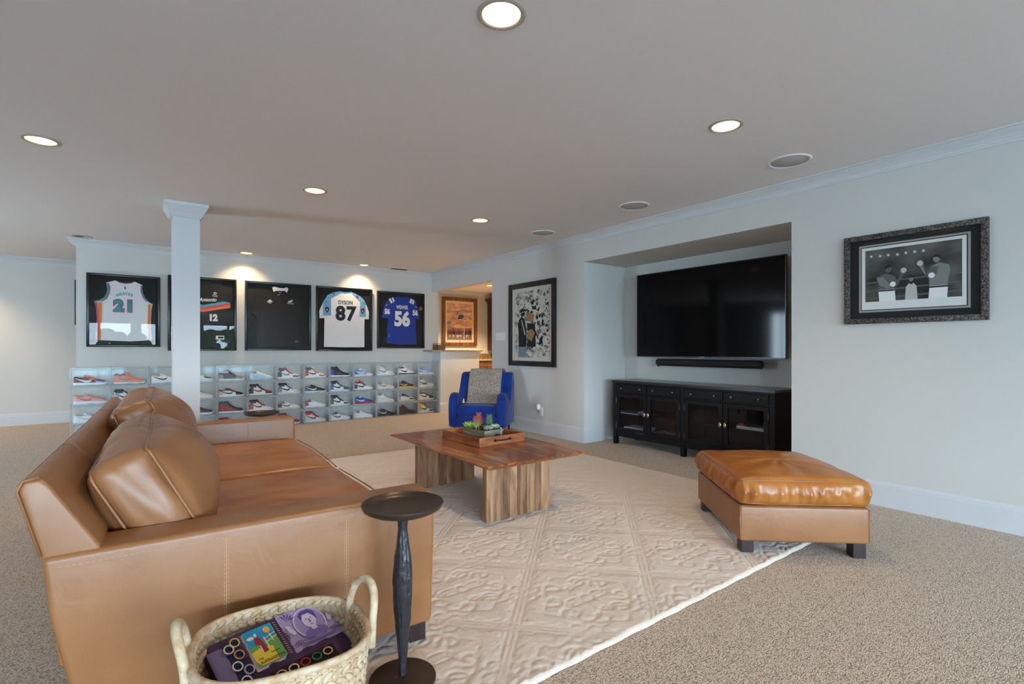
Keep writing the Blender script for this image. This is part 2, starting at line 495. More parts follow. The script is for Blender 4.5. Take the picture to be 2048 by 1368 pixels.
crown_run('trim_2', [(XL, YF), (8.0, YF)])
crown_run('trim_3', [(XL, YW), (XL, YF)])

# column with a moulded capital
c = thing('column', 'square white column with a moulded capital, behind the sofa', None, (0.4015, 6.045, 0), kind='structure')
hx, hy = 0.1135, 0.115
b = MB().box(-hx, hx, -hy, hy, 0.0, ZC - 0.001)
part('shaft', b, m_trim, c)
b = MB()
for r0, r1, z0, z1 in ((0.012, 0.016, -0.135, -0.118), (0.024, 0.030, -0.118, -0.100), (0.030, 0.066, -0.100, -0.030), (0.070, 0.072, -0.030, 0.0)):
    t = bmesh.new(); lo = []; hi = []
    for sx_, sy_ in ((-1, -1), (1, -1), (1, 1), (-1, 1)):
        lo.append(t.verts.new((sx_ * (hx + r0), sy_ * (hy + r0), ZC + z0))); hi.append(t.verts.new((sx_ * (hx + r1), sy_ * (hy + r1), ZC + z1)))
    t.faces.new(lo); t.faces.new(hi)
    for i in range(4): t.faces.new((lo[i], lo[(i + 1) % 4], hi[(i + 1) % 4], hi[i]))
    bmesh.ops.recalc_face_normals(t, faces=t.faces[:]); b.add(t)
part('capital', b, m_trim, c)
b = MB().box(-hx - 0.018, hx + 0.018, -hy - 0.018, hy + 0.018, 0, 0.16)
part('plinth', b, m_trim, c)

# ---------------------------------------------------------------- garden outside the glass doors (seen in reflections)
m_lawn = mat('lawn', (120, 150, 88), 0.9, vary=((86, 120, 60), 3, 0.4, 0.6))
m_patio = mat('patio_stone', (196, 214, 222), 0.8)
struct('ground', MB().box(-40, 40, -40, YW - 0.16, -0.2, -0.12), m_lawn)
struct('terrace_ground', MB().box(-12, 12, -20.5, YW - 0.16, -0.118, -0.06), m_patio)
m_leafd = mat('tree_leaves', (62, 92, 50), 0.8, vary=((30, 52, 26), 2, 0.4, 0.6))
b = MB(); rnd = random.Random(3)
for i in range(13):
    cx = -30 + i * 5 + rnd.uniform(-1, 1); cy = -44 + rnd.uniform(-3, 3); h = rnd.uniform(2.5, 5)
    for q in range(26):
        b.ball((cx + rnd.gauss(0, .9), cy + rnd.gauss(0, .9), h * rnd.uniform(.25, 1)), rnd.uniform(.3, .8), seg=7, rings=5)
tag(b.build('trees', m_leafd), 'dark green trees beyond the garden', 'trees', kind='stuff')

# ---------------------------------------------------------------- recessed lights, ceiling speakers, vent
m_bronze = mat('light_trim', (176, 168, 160), 0.4)
m_cone = mat('light_reflector', (250, 226, 180), 0.3, emit=((255, 214, 150), 0.5))
m_lens = mat('light_lens', (255, 250, 235), 0.4, emit=((255, 236, 205), 9.0))
m_off = mat('light_off', (160, 155, 148), 0.5)
CANLAB = ['lit recessed ceiling light at the very top, nearest the viewer', 'lit recessed ceiling light above the ottoman and black console', 'lit recessed ceiling light at the left end of the ceiling over the sofa',
          'lit recessed ceiling light just to the right of the column capital', 'lit recessed ceiling light between the column and the round ceiling speakers', 'lit recessed ceiling light above the second and third framed jerseys',
          'lit recessed ceiling light above the white framed jersey', 'unlit recessed ceiling light over the white basketball jersey', 'small lit ceiling light in the bar room past the wall opening', 'lit recessed ceiling light in the hall at the far left, washing the wall', 'unseen recessed light added in the passage to brighten the half wall']
for (x, y, lit), lab in zip(CANS, CANLAB):
    c = thing('recessed_light', lab, 'ceiling light', (x, y, ZC), group='recessed ceiling lights')
    part('trim_ring', MB().ring([(0.082, -0.002), (0.086, -0.007), (0.098, -0.007), (0.106, -0.003), (0.106, 0.0)], 40), m_bronze, c, 60)
    part('reflector', MB().ring([(0.082, -0.002), (0.076, 0.02), (0.062, 0.07)], 40), m_cone if lit else m_off, c, 180)
    part('lens', MB().lathe([(0.0, 0.052), (0.02, 0.053), (0.045, 0.060), (0.062, 0.070), (0.062, 0.075)], 32), m_lens if lit else m_off, c, 180)
    if lit:
        l = bpy.data.lights.new('downlight', 'SPOT'); l.energy = 36 if y > 8 else 30; l.color = (1.0, 0.72, 0.42); l.spot_size = R(118); l.spot_blend = 0.75; l.shadow_soft_size = 0.04
        if y > 9 or x > 5: l.energy = 90 if x < 0 else (420 if x > 6.2 else 160)
        o = bpy.data.objects.new('downlight', l); o.location = (0, 0, 0.03); o.parent = c; col.objects.link(o)
m_spk = mat('speaker_grille', (186, 186, 180), 0.8, bump=(400, 0.3, 0.001))
for (x, y), lab in zip([(4.0, 1.835), (4.01, 3.34), (4.04, 4.79)], ['round ceiling speaker nearest the viewer, above the niche corner', 'round ceiling speaker in the middle of the three by the niche', 'round ceiling speaker farthest back, toward the bar opening']):
    c = thing('ceiling_speaker', lab, 'speaker', (x, y, ZC), group='ceiling speakers')
    part('bezel', MB().ring([(0.130, -0.004), (0.134, -0.009), (0.148, -0.007), (0.152, 0.0)], 40), m_ceil, c, 60)
    part('grille', MB().lathe([(0.0, -0.003), (0.129, -0.003), (0.131, 0.0)], 40), m_spk, c, 60)
c = thing('ceiling_vent', 'small slotted ceiling vent beside the crown over the blue jersey', 'vent', (3.80, 8.50, ZC))
part('frame', MB().box(-0.17, 0.17, -0.07, 0.07, -0.006, 0), m_ceil, c)
b = MB()
for k in range(5): b.box(-0.15, 0.15, -0.052 + k * 0.024, -0.042 + k * 0.024, -0.009, -0.005)
part('slats', b, mat('vent_dark', (70, 62, 55), 0.7), c)

# ---------------------------------------------------------------- bar room behind the opening
m_granite = mat('granite', (176, 160, 138), 0.2, vary=((112, 96, 80), 55, 0.42, 0.6))
m_granb = mat('granite_gold', (150, 118, 62), 0.25, vary=((92, 70, 36), 45, 0.42, 0.6))
m_oak = wood('cabinet_oak', (120, 78, 44), (84, 50, 28), 'Z', 9, 0.4)
m_cherry = wood('cherry_cabinet', (96, 40, 22), (58, 22, 12), 'Z', 9, 0.35)
c = thing('trim_4', 'white half-height bar wall with a granite ledge', None, (XR, 8.376, 0), kind='structure')
part('half_wall', MB().box(0.0, 0.855, 0, 0.344, 0, 1.14), m_trim, c)
b = MB().box(-0.001, 0.868, -0.014, 0.0, 1.085, 1.14).box(-0.001, 0.868, -0.022, 0.0, 1.11, 1.14).box(-0.014, 0.0, -0.014, 0.335, 1.085, 1.14)
part('ledge_moulding', b, m_trim, c)
b = MB().prism([(-d, z) for d, z in BP], -0.018, 0.87, 'X')
part('baseboard', b, m_trim, c)
t = thing('granite_ledge', 'speckled granite ledge on the white half wall', 'countertop', (XR, 8.376, 1.14))
part('slab', MB().box(-0.19, 0.90, -0.07, 0.40, 0, 0.032, bev=0.006), m_granite, t)
t = thing('basket', 'small brown woven box on the left end of the granite ledge', 'basket', (XR + 0.07, 8.56, 1.172))
m_wick = mat('small_wicker', (128, 104, 82), 0.8, bump=(150, 0.8, 0.004), vary=((80, 62, 48), 120, 0.4, 0.6))
b = MB()
for q in ((-.085, .085, -.085, -.075), (-.085, .085, .075, .085), (-.085, -.075, -.085, .085), (.075, .085, -.085, .085)): b.box(q[0], q[1], q[2], q[3], 0, 0.10)
b.box(-.08, .08, -.08, .08, 0, 0.01)
part('sides', b, m_wick, t)
b = MB().tube([(-.087, -.087, .12), (.087, -.087, .12), (.087, .087, .12), (-.087, .087, .12), (-.087, -.087, .12)], 0.005, 6)
for q in range(5):
    b.tube([(-.085 + q * .0425, -.085, .1), (-.085 + q * .0425, -.087, .12)], 0.003, 5)
part('rim', b, m_wick, t)
# base cabinet and tall cabinet
t = thing('base_cabinet', 'brown wood bar cabinet with drawer, past the half wall', 'cabinet', (7.4, 10.34, 0))
part('carcass', MB().box(-0.75, 0.59, 0.02, 0.59, 0.1, 0.90).box(-0.75, 0.59, 0.08, 0.59, 0, 0.1), m_oak, t)
for k in range(3):
    x0 = -0.74 + k * 0.445
    d = part('drawer', MB().box(x0, x0 + 0.425, 0.0, 0.02, 0.70, 0.885, bev=0.004).box(x0 + .05, x0 + .375, -0.006, 0.0, 0.735, 0.85, bev=.003), m_oak, t)
    part('knob', MB().ball((x0 + 0.21, -0.022, 0.79), 0.017), m_chrome, d, 180)
    d = part('door', MB().box(x0, x0 + 0.425, 0.0, 0.02, 0.11, 0.69, bev=0.004).box(x0 + .06, x0 + .365, -0.006, 0.0, 0.17, 0.63, bev=.003), m_oak, t)
    part('knob', MB().ball((x0 + 0.38, -0.022, 0.62), 0.017), m_chrome, d, 180)
t = thing('bar_worktop', 'gold-brown granite worktop with backsplash on the bar cabinet', 'worktop', (7.4, 10.34, 0.90))
part('slab', MB().box(-0.77, 0.59, -0.03, 0.59, 0, 0.035, bev=.005), m_granite, t)
part('backsplash', MB().box(-0.77, 0.59, 0.565, 0.59, 0.035, 0.17), m_granb, t)
t = thing('tall_cabinet', 'dark cherry wall cabinet with a crown, at the right edge of the bar opening', 'cabinet', (7.33, 10.5, 1.15))
part('carcass', MB().box(0, 0.64, 0, 0.43, 0, 1.22), m_cherry, t)
part('crown', MB().prism([(0.0, 1.22), (-0.07, 1.30), (-0.07, 1.33), (0.66, 1.33), (0.66, 1.22)], -0.05, 0.43, 'Y'), m_cherry, t)
for k in range(2):
    d = part('door', MB().box(0.01 + k * 0.32, 0.31 + k * 0.32, -0.02, 0, 0.02, 1.2, bev=.004), m_cherry, t)
    part('knob', MB().ball((0.28 + k * 0.08, -0.035, 0.1), 0.014), m_chrome, d, 180)

# wall plates
m_plate = mat('white_plastic', (232, 232, 230), 0.35)
t = thing('light_switch', 'white four-gang light switch plate beside the bar opening', 'light switch', (XR, 6.44, 1.385))
part('plate', MB().box(-0.006, 0, -0.125, 0.125, -0.062, 0.062, bev=.002), m_plate, t)
for k in range(4):
    part('toggle', MB().box(-0.017, -0.004, -0.0875 + k * 0.05, -0.0755 + k * 0.05, -0.004 + (k % 2) * .004, 0.014), m_plate, t)
t = thing('outlet', 'white wall outlet with a plug-in air freshener by the niche', 'outlet', (XR, 5.455, 0.315))
part('plate', MB().box(-0.006, 0, -0.04, 0.04, -0.062, 0.062, bev=.002), m_plate, t)
part('socket', MB().box(-0.009, -0.005, -0.018, 0.018, -0.045, -0.012, bev=.001), mat('socket_face', (205, 205, 205), 0.4), t)
t = thing('air_freshener', 'white plug-in air freshener in the wall outlet', 'air freshener', (XR - 0.012, 5.475, 0.36))
part('body', MB().ball((-0.025, 0.0, 0.02), 0.028, 0.032, 0.045), m_plate, t, 180)
part('bottle', MB().lathe([(0.0, -0.05), (0.018, -0.05), (0.02, -0.03), (0.014, 0.0)], 14, (-0.03, 0, 0)), glass('clear_plastic', (235, 240, 245)), t, 180)
# ---------------------------------------------------------------- rug with a carved pattern
def rug():
    x0, x1, y0, y1 = 0.64, 4.05, 1.40, 5.52
    nx, ny = 470, 568
    X, Y = np.meshgrid(np.linspace(x0, x1, nx), np.linspace(y0, y1, ny), indexing='ij')
    def line(d, w_=0.010): return np.exp(-(d / w_) ** 2)
    S = 0.86
    # diagonal double lines forming diamonds, with a flower and rings of scrolls in each
    a = (X + Y) / S + 0.5; c = (X - Y) / S + 0.5
    da = np.abs(a - np.round(a)) * S / 1.414; dc = np.abs(c - np.round(c)) * S / 1.414
    Hh = np.maximum.reduce([line(da - 0.022), line(da), line(dc - 0.022), line(dc)])
    # straight bands through the diamonds
    gx = X / S - np.round(X / S); gy = Y / S - np.round(Y / S)
    for off in (0.0, 0.5):
        u = (X / S - off) - np.round(X / S - off); v = (Y / S - off) - np.round(Y / S - off)
        u = u * S; v = v * S
        rr = np.hypot(u, v); th = np.arctan2(v, u)
        pet = 0.13 * (0.62 + 0.38 * np.cos(4 * th))
        Hh = np.maximum(Hh, line(rr - pet, 0.011)); Hh = np.maximum(Hh, line(rr - 0.03, 0.011))
        pet2 = 0.205 * (0.75 + 0.25 * np.cos(4 * th + PI))
        Hh = np.maximum(Hh, line(rr - pet2, 0.011))
        for k in range(4):
            for s_ in (-1, 1):
                an = k * PI / 2 + s_ * 0.42
                cx, cy = 0.17 * math.cos(an), 0.17 * math.sin(an)
                r2 = np.hypot(u - cx, v - cy); t2 = np.arctan2(v - cy, u - cx)
                Hh = np.maximum(Hh, line(r2 - 0.035 - 0.006 * s_ * t2, 0.010) * (r2 < 0.075))
                an = k * PI / 2 + PI / 4 + s_ * 0.13
                cx, cy = 0.27 * math.cos(an), 0.27 * math.sin(an)
                r2 = np.hypot(u - cx, v - cy)
                Hh = np.maximum(Hh, line(r2 - 0.03, 0.010) * (r2 < 0.06))
    for off in (0.0, 0.5):                       # leaf sprays between the bands
        u = ((X / S - off) - np.round(X / S - off)) * S; v = ((Y / S - off) - np.round(Y / S - off)) * S
        rr = np.abs(u) + np.abs(v); th = np.arctan2(v, u)
        Hh = np.maximum(Hh, 0.7 * line(rr - 0.375 - 0.010 * np.sin(th * 28), 0.009))
        Hh = np.maximum(Hh, 0.6 * line(np.hypot(u, v) - 0.235 - 0.016 * np.cos(th * 12), 0.009))
    rng = np.random.default_rng(2)
    Z = 0.018 - 0.0038 * Hh + rng.normal(0, 0.0005, X.shape)
    Z += 0.0012 * np.sin(X * 7 + 1.3 * np.sin(Y * 5)) * np.sin(Y * 6)
    ex = np.minimum(np.minimum(X - x0, x1 - X), np.minimum(Y - y0, y1 - Y))
    Z = np.where(ex < 0.012, 0.002 + np.clip(ex, 0, None) / 0.012 * 0.012, Z)
    # wavering cut edge
    wob = 0.002 * np.sin(Y * 13) + 0.0015 * np.sin(Y * 61)
    P = np.stack([X - X.mean() + wob * (ex < 0.03), Y - Y.mean() + 0.002 * np.sin(X * 31) * (ex < 0.03), Z], -1)
    m = mat('rug_wool', (218, 202, 188), 0.95, bump=(260, 0.45, 0.003), spec=0.1, sheen=0.35)
    o = grid_mesh('rug', P, m)
    o.location = ((x0 + x1) / 2, (y0 + y1) / 2, 0)
    tag(o, 'large cream wool rug carved with a floral diamond pattern', 'rug')
rug()

# ---------------------------------------------------------------- leather
def leather(name, c, c2, rough=0.42):
    m = mat(name, c, rough, spec=0.45, coat=0.2); t = m.node_tree; p = t.nodes['Principled BSDF']; tc = t.nodes['Texture Coordinate']
    p.inputs['Coat Roughness'].default_value = 0.35
    n = t.nodes.new('ShaderNodeTexNoise'); n.inputs['Scale'].default_value = 3.2; n.inputs['Detail'].default_value = 6
    t.links.new(tc.outputs['Object'], n.inputs['Vector'])
    r = t.nodes.new('ShaderNodeValToRGB'); r.color_ramp.elements[0].color = lin(c); r.color_ramp.elements[0].position = 0.38
    r.color_ramp.elements[1].color = lin(c2); r.color_ramp.elements[1].position = 0.66
    t.links.new(n.outputs[0], r.inputs[0]); t.links.new(r.outputs[0], p.inputs['Base Color'])
    v = t.nodes.new('ShaderNodeTexVoronoi'); v.inputs['Scale'].default_value = 260; v.feature = 'DISTANCE_TO_EDGE'
    t.links.new(tc.outputs['Object'], v.inputs['Vector'])
    n2 = t.nodes.new('ShaderNodeTexNoise'); n2.inputs['Scale'].default_value = 9; n2.inputs['Detail'].default_value = 3; n2.inputs['Distortion'].default_value = 1.2
    t.links.new(tc.outputs['Object'], n2.inputs['Vector'])
    b1 = t.nodes.new('ShaderNodeBump'); b1.inputs['Strength'].default_value = 0.12; b1.inputs['Distance'].default_value = 0.001
    b2 = t.nodes.new('ShaderNodeBump'); b2.inputs['Strength'].default_value = 0.35; b2.inputs['Distance'].default_value = 0.006
    t.links.new(v.outputs['Distance'], b1.inputs['Height']); t.links.new(n2.outputs[0], b2.inputs['Height'])
    t.links.new(b1.outputs[0], b2.inputs['Normal']); t.links.new(b2.outputs[0], p.inputs['Normal'])
    return m
m_lea = leather('tan_leather', (150, 102, 64), (136, 88, 51), 0.40)
m_lea2 = leather('tan_leather_worn', (176, 112, 50), (152, 88, 32), 0.35)
m_thread = mat('pale_thread', (180, 136, 98), 0.7)
m_dkwood = wood('espresso_wood', (52, 30, 28), (34, 20, 20), 'Z', 12, 0.4)

# ---------------------------------------------------------------- sofa (local x to the front, y away from the viewer)
LS = 2.85
sofa = thing('leather_sofa', 'tan leather two-seat sofa seen from its near arm, on the edge of the rug', 'sofa', (-0.194, 1.885, 0), R(-2.2))
ARM = [(0.07, 0.095), (1.160, 0.095), (1.172, 0.45), (1.168, 0.622), (-0.018, 0.622), (0.0, 0.45)]
def densify_bevel(pts, d0, d1, r=0.018):
    t = bmesh.new()
    lo = [t.verts.new((a, d0, b)) for a, b in pts]; hi = [t.verts.new((a, d1, b)) for a, b in pts]
    t.faces.new(lo); t.faces.new(hi); n = len(pts)
    for i in range(n): t.faces.new((lo[i], lo[(i + 1) % n], hi[(i + 1) % n], hi[i]))
    bmesh.ops.recalc_face_normals(t, faces=t.faces[:])
    bmesh.ops.bevel(t, geom=t.edges[:], offset=r, segments=4, affect='EDGES', profile=0.5)
    return t
for y0, y1 in ((0, 0.17), (LS - 0.17, LS)):
    a = part('arm', MB().add(densify_bevel(ARM, y0, y1)), m_lea, sofa, 35)
    b = MB(); f = y0 if y0 == 0 else y1
    sg = -1 if y0 == 0 else 1
    for yy, g in ((y0, -1), (y1, 1)):
        for x in (0.43, 0.815):
            for dx in (-0.006, 0.006):
                for q in range(34):
                    z = 0.12 + q * 0.0139
                    b.box(x + dx - 0.001, x + dx + 0.001, yy - 0.001, yy + 0.001, z, z + 0.009)
            b.box(x - 0.0015, x + 0.0015, yy - 0.0012, yy + 0.0012, 0.11, 0.588)
        for q in range(78):
            x = 0.02 + q * 0.0145
            b.box(x, x + 0.009, yy - 0.001, yy + 0.001, 0.589, 0.591)
    part('stitching', b, m_thread, a)
part('base', MB().box(0.10, 1.09, 0.171, LS - 0.171, 0.10, 0.29, bev=0.015), m_lea, sofa, 35)
BK = [(0.02, 0.30), (-0.018, 0.62), (-0.066, 0.81), (-0.056, 0.838), (-0.02, 0.842), (0.0, 0.822), (0.112, 0.628), (0.15, 0.30)]
t = MB().add(densify_bevel(BK, 0.012, LS - 0.012, 0.012))
part('back', t, m_lea, sofa, 35)
b = MB()
for yy in (0.014, LS - 0.014):
    b.tube([(-0.018, yy, 0.625), (-0.066, yy, 0.81), (-0.054, yy, 0.838), (-0.02, yy, 0.844)], 0.004, 6)
b.tube([(-0.064, 0.02, 0.825), (-0.064, LS - .02, 0.825)], 0.003, 6)
b.tube([(-0.052, 0.62, 0.842), (-0.02, 0.62, 0.8445), (0.005, 0.62, 0.816), (0.06, 0.62, 0.722)], 0.002, 5)
b.tube([(-0.052, 1.9, 0.842), (-0.02, 1.9, 0.8445), (0.005, 1.9, 0.816), (0.06, 1.9, 0.722)], 0.002, 5)
part('piping', b, m_lea, sofa, 180)
def seat_w(p, u):
    return (1.6 * math.sin(p.y * 30 + 5 * noise.noise(Vector((p.x * 2.2, p.y * 2, 3)))) * max(0, 0.6 - abs(u.y + 0.25 * u.x)) if u.z > 0.9 else 0)
for k in range(2):
    y0 = 0.175 + k * 1.252
    t = puff(1.04, 1.245, 0.16, (40, 44, 6), 0.045, (0.03, 0.0, 0.035), 0.005, 5, seed=k + 2, wfn=seat_w)
    b = MB().add(t, 0, Matrix.Translation((0.655, y0 + 0.6225, 0.372)))
    s_ = part('seat_cushion', b, m_lea2, sofa, 180)
    b = MB()
    for q in range(2):
        z = 0.302 + q * 0.135
        b.tube([(1.178 + 0.02 * math.sin(PI * i / 20), y0 + 0.03 + i * 1.185 / 20, z) for i in range(21)], 0.0035, 6)
    part('piping', b, m_lea, s_, 180)
def back_cushion(k, y0, ln, hgt, tilt, cx, cz, seed, extra=0):
    def wf(p, u):
        c = 0
        c += 0.35 * math.sin(p.z * 26 + 9 * u.x) * max(0, abs(u.y) - 0.45) * (1 if abs(u.x) < .99 else 1)
        c += 0.6 * math.sin(p.y * 38 + 4 * u.z) * max(0, abs(u.z) - 0.55)
        return c
    dims = ((0.18, ln, hgt), 0.035, (0.145, 0.02, 0.035))
    t = puff(0.18, ln, hgt, (12, 56, 28), 0.035, (0.145, 0.02, 0.035), 0.009, 4.5, seed=seed, wfn=wf)
    M = Matrix.Translation((cx, y0 + ln / 2, cz)) @ Matrix.Rotation(R(-tilt), 4, 'Y') @ Matrix.Rotation(R(extra), 4, 'X')
    c = part('back_cushion', MB().add(t, 0, M), m_lea, sofa, 180)
    b = MB()
    for sx_ in (-1, 1):
        pts = []
        N = 20
        for (u0, v0), (u1, v1) in (((-1, -1), (-1, 1)), ((-1, 1), (1, 1)), ((1, 1), (1, -1))):
            for i in range(N):
                f = i / N; pts.append(puff_pt(Vector((sx_, u0 + (u1 - u0) * f, v0 + (v1 - v0) * f)), *dims))
        b.tube([M @ (p + Vector((sx_ * .004, (p.y / hgt * .008), 0.003))) for p in pts], 0.0055, 6)
    part('piping', b, m_lea, c, 180)
back_cushion(0, 0.185, 1.20, 0.43, 27, 0.236, 0.650, 11)
back_cushion(1, 1.42, 1.22, 0.46, 22, 0.205, 0.685, 23)
for x, y in ((1.075, 0.03), (0.10, 0.03), (1.075, LS - 0.09), (0.10, LS - 0.09)):
    part('leg', MB().box(x, x + 0.07, y, y + 0.06, 0.016, 0.10, bev=.003), m_dkwood, sofa)

# ---------------------------------------------------------------- ottoman
A = R(49.0)                       # long axis direction
ot = thing('leather_ottoman', 'tan leather ottoman with a crinkled loose cushion, half on the rug', 'ottoman', (3.345, 1.64, 0), A)
OL, OW = 0.83, 0.72
part('base', MB().box(-OL / 2, OL / 2, -OW / 2, OW / 2, 0.085, 0.292, bev=0.016, seg=4), m_lea, ot, 35)
b = MB()
for sx_ in (-1, 1):
    for sy_ in (-1, 1):
        b.tube([(sx_ * (OL / 2 - .004), sy_ * (OW / 2 - .004), 0.095), (sx_ * (OL / 2 - .004), sy_ * (OW / 2 - .004), 0.285)], 0.003, 6)
part('seam', b, m_lea, ot, 180)
def ow(p, u):
    c = 0
    side = max(abs(u.x), abs(u.y))
    if side > 0.93:
        q = p.y if abs(u.x) > abs(u.y) else p.x
        c += 6.5 * abs(noise.noise(Vector((q * 19, p.z * 3, 1 if abs(u.x) > abs(u.y) else 7)))) * (1 - abs(u.z)) * 2
    if u.z > 0.9:
        c += 1.5 * math.sin(math.atan2(u.y, u.x + .2) * 9 + 3 * noise.noise(Vector((p.x * 4, p.y * 4, 2)))) * max(0, 0.9 - side) * min(1, (abs(u.x) + abs(u.y)))
    return c
t = puff(OL + 0.005, OW + 0.005, 0.15, (60, 54, 14), 0.03, (0.02, 0.02, 0.055), 0.0065, 6, seed=5, wfn=ow)
cu = part('cushion', MB().add(t, 0, Matrix.Translation((0, 0, 0.372))), m_lea2, ot, 180)
b = MB()
for uz in (-1, 1):
    pts = []
    for k in range(4):
        (ax, ay), (bx_, by_) = [(-1, -1), (1, -1), (1, 1), (-1, 1)][k], [(1, -1), (1, 1), (-1, 1), (-1, -1)][k]
        for i in range(16):
            f = i / 16; pts.append(puff_pt(Vector((ax + (bx_ - ax) * f, ay + (by_ - ay) * f, uz)), (OL + 0.005, OW + 0.005, 0.15), 0.03, (0.02, 0.02, 0.055)) + Vector((0, 0, 0.372)))
    b.tube(pts, 0.0042, 6, closed=True)
part('piping', b, m_lea, cu, 180)
for sx_ in (-1, 1):
    for sy_ in (-1, 1):
        x, y = sx_ * (OL / 2 - 0.05), sy_ * (OW / 2 - 0.05)
        zb = 0.0 if (sx_ < 0 and sy_ < 0) else 0.017
        part('leg', MB().box(x - .035, x + .035, y - .035, y + .035, zb, 0.088, bev=.003), m_dkwood, ot)

# ---------------------------------------------------------------- coffee table
m_top = wood('acacia_top', (182, 108, 54), (92, 46, 20), 'Y', 8, 0.28, (134, 74, 34), 8, 0.08, coat=0.25)
woods = [wood('weathered_wood_a', (178, 138, 102), (122, 86, 58), 'Z', 8, 0.6), wood('weathered_wood_b', (158, 118, 84), (104, 70, 46), 'Z', 9, 0.6),
         wood('weathered_wood_c', (192, 150, 112), (138, 98, 68), 'Z', 7, 0.6), wood('weathered_wood_d', (148, 108, 76), (94, 62, 42), 'Z', 10, 0.6)]
ct = thing('coffee_table', 'rectangular wooden coffee table on two plank panel legs, on the rug', 'coffee table', (2.185, 3.365, 0.0))
TW, TL = 0.86, 1.50
t = bmesh.new()
rows = []
for z, o_ in ((0.425, 0.045), (0.448, 0.004), (0.455, 0.0), (0.461, 0.004), (0.462, 0.010)):
    rows.append([t.verts.new((sx_ * (TW / 2 - o_), sy_ * (TL / 2 - o_), z)) for sx_, sy_ in ((-1, -1), (1, -1), (1, 1), (-1, 1))])
for k in range(len(rows) - 1):
    for i in range(4): t.faces.new((rows[k][i], rows[k][(i + 1) % 4], rows[k + 1][(i + 1) % 4], rows[k + 1][i]))
t.faces.new(rows[0]); t.faces.new(rows[-1]); bmesh.ops.recalc_face_normals(t, faces=t.faces[:])
part('tabletop', MB().add(t), m_top, ct)
rnd = random.Random(4)
for yy, wd in ((-0.515, [0.12, 0.075, 0.065, 0.09, 0.075, 0.055, 0.085]), (0.53, [0.09, 0.11, 0.08, 0.06, 0.1, 0.125])):
    x = -0.28
    lp = part('leg_panel', MB().box(-0.278, 0.283, yy + 0.004, yy + 0.046, 0.015, 0.424), woods[1], ct)
    for i, w_ in enumerate(wd):
        part('plank', MB().box(x, x + w_ - 0.0012, yy, yy + 0.05, 0.015, 0.426, bev=0.0015, seg=1), woods[(i * 3 + (yy > 0)) % 4], lp)
        x += w_

# tray with handles, planter with succulents
m_tray = wood('acacia_tray', (182, 116, 74), (128, 72, 42), 'X', 6, 0.45, (160, 98, 58), 6)
m_trayy = wood('acacia_tray_long', (170, 104, 64), (112, 60, 36), 'Y', 6, 0.45, (146, 86, 50), 6)
m_iron = mat('black_iron', (38, 38, 42), 0.45, 0.7)
tr = thing('serving_tray', 'wooden serving tray with iron handles on the coffee table', 'tray', (2.262, 3.44, 0.462), R(3))
w2, l2 = 0.215, 0.252
part('bottom_board', MB().box(-w2, w2, -l2, l2, 0, 0.010), m_trayy, tr)
for s_ in (-1, 1):
    part('side_board', MB().box(s_ * w2 - .006, s_ * w2 + .006, -l2 - .006, l2 + .006, 0, 0.066, bev=.002), m_trayy, tr)
    e = part('end_board', MB().box(-w2 - .006, w2 + .006, s_ * l2 - .0065, s_ * l2 + .0065, 0, 0.066, bev=.002), m_tray, tr)
    y = s_ * (l2 + .0065)
    b = MB().box(-0.085, -0.062, y - .0015, y + .0015, 0.025, 0.045).box(0.062, 0.085, y - .0015, y + .0015, 0.025, 0.045)
    pts = [(-0.072, y, 0.035)] + [(-0.072 + 0.144 * i / 16, y + s_ * 0.022 * math.sin(PI * i / 16) ** .5, 0.035) for i in range(1, 16)] + [(0.072, y, 0.035)]
    b.tube(pts, lambda f: 0.0045 + 0.0012 * math.sin(f * 60), 8)
    part('handle', b, m_iron, e, 60, label='twisted dark iron handle')
pl = thing('succulent_planter', 'small weathered wooden box of succulents standing in the tray', 'planter', (2.245, 3.42, 0.473), R(6))
m_gray = wood('grey_box_wood', (150, 142, 124), (98, 90, 76), 'X', 12, 0.7)
m_grayy = wood('grey_box_wood_long', (140, 128, 106), (92, 82, 66), 'Y', 12, 0.7)
pw, pz = 0.088, 0.085
pll = 0.135
for s_ in (-1, 1):
    part('side_board', MB().box(s_ * pw - .005, s_ * pw + .005, -pll, pll, 0, pz, bev=.001), m_grayy, pl)
    part('end_board', MB().box(-pw - .005, pw + .005, s_ * pll - .005, s_ * pll + .005, 0, pz, bev=.001), m_gray, pl)
part('soil', MB().box(-pw + .005, pw - .005, -pll + .005, pll - .005, 0, 0.07), mat('soil', (52, 38, 30), 0.95), pl)
b = MB().lathe([(0.0, 0), (0.022, 0), (0.022, 0.002), (0, 0.002)], 20, M=Matrix.Translation((0.03, -pll - .0055, 0.045)) @ Matrix.Rotation(R(90), 4, 'X') @ Matrix.Diagonal((1, .5, 1, 1)))
part('name_plate', b, mat('dark_plate', (60, 52, 50), .5), pl)
def leaf_cone(b, base, d, ln, r, mi=0):
    d = Vector(d).normalized(); q = d.to_track_quat('Z', 'Y').to_matrix().to_4x4()
    b.lathe([(0.0, 0), (r * .7, ln * .12), (r, ln * .4), (r * .6, ln * .8), (0.0, ln)], 6, mi=mi, M=Matrix.Translation(base) @ q)
def rosette(name, c, n, ln, r, cols, label, up=0.5, rows=3):
    b = MB(); rnd = random.Random(n)
    for k in range(rows):
        for i in range(n):
            a = 2 * PI * (i + .5 * k) / n; el = up + k * 0.35 + rnd.uniform(-.1, .1)
            leaf_cone(b, c, (math.cos(a) * math.cos(el), math.sin(a) * math.cos(el), math.sin(el)), ln * (1 - .12 * k), r, k % len(cols))
    part('succulent', b, cols, pl, 60, label=label)
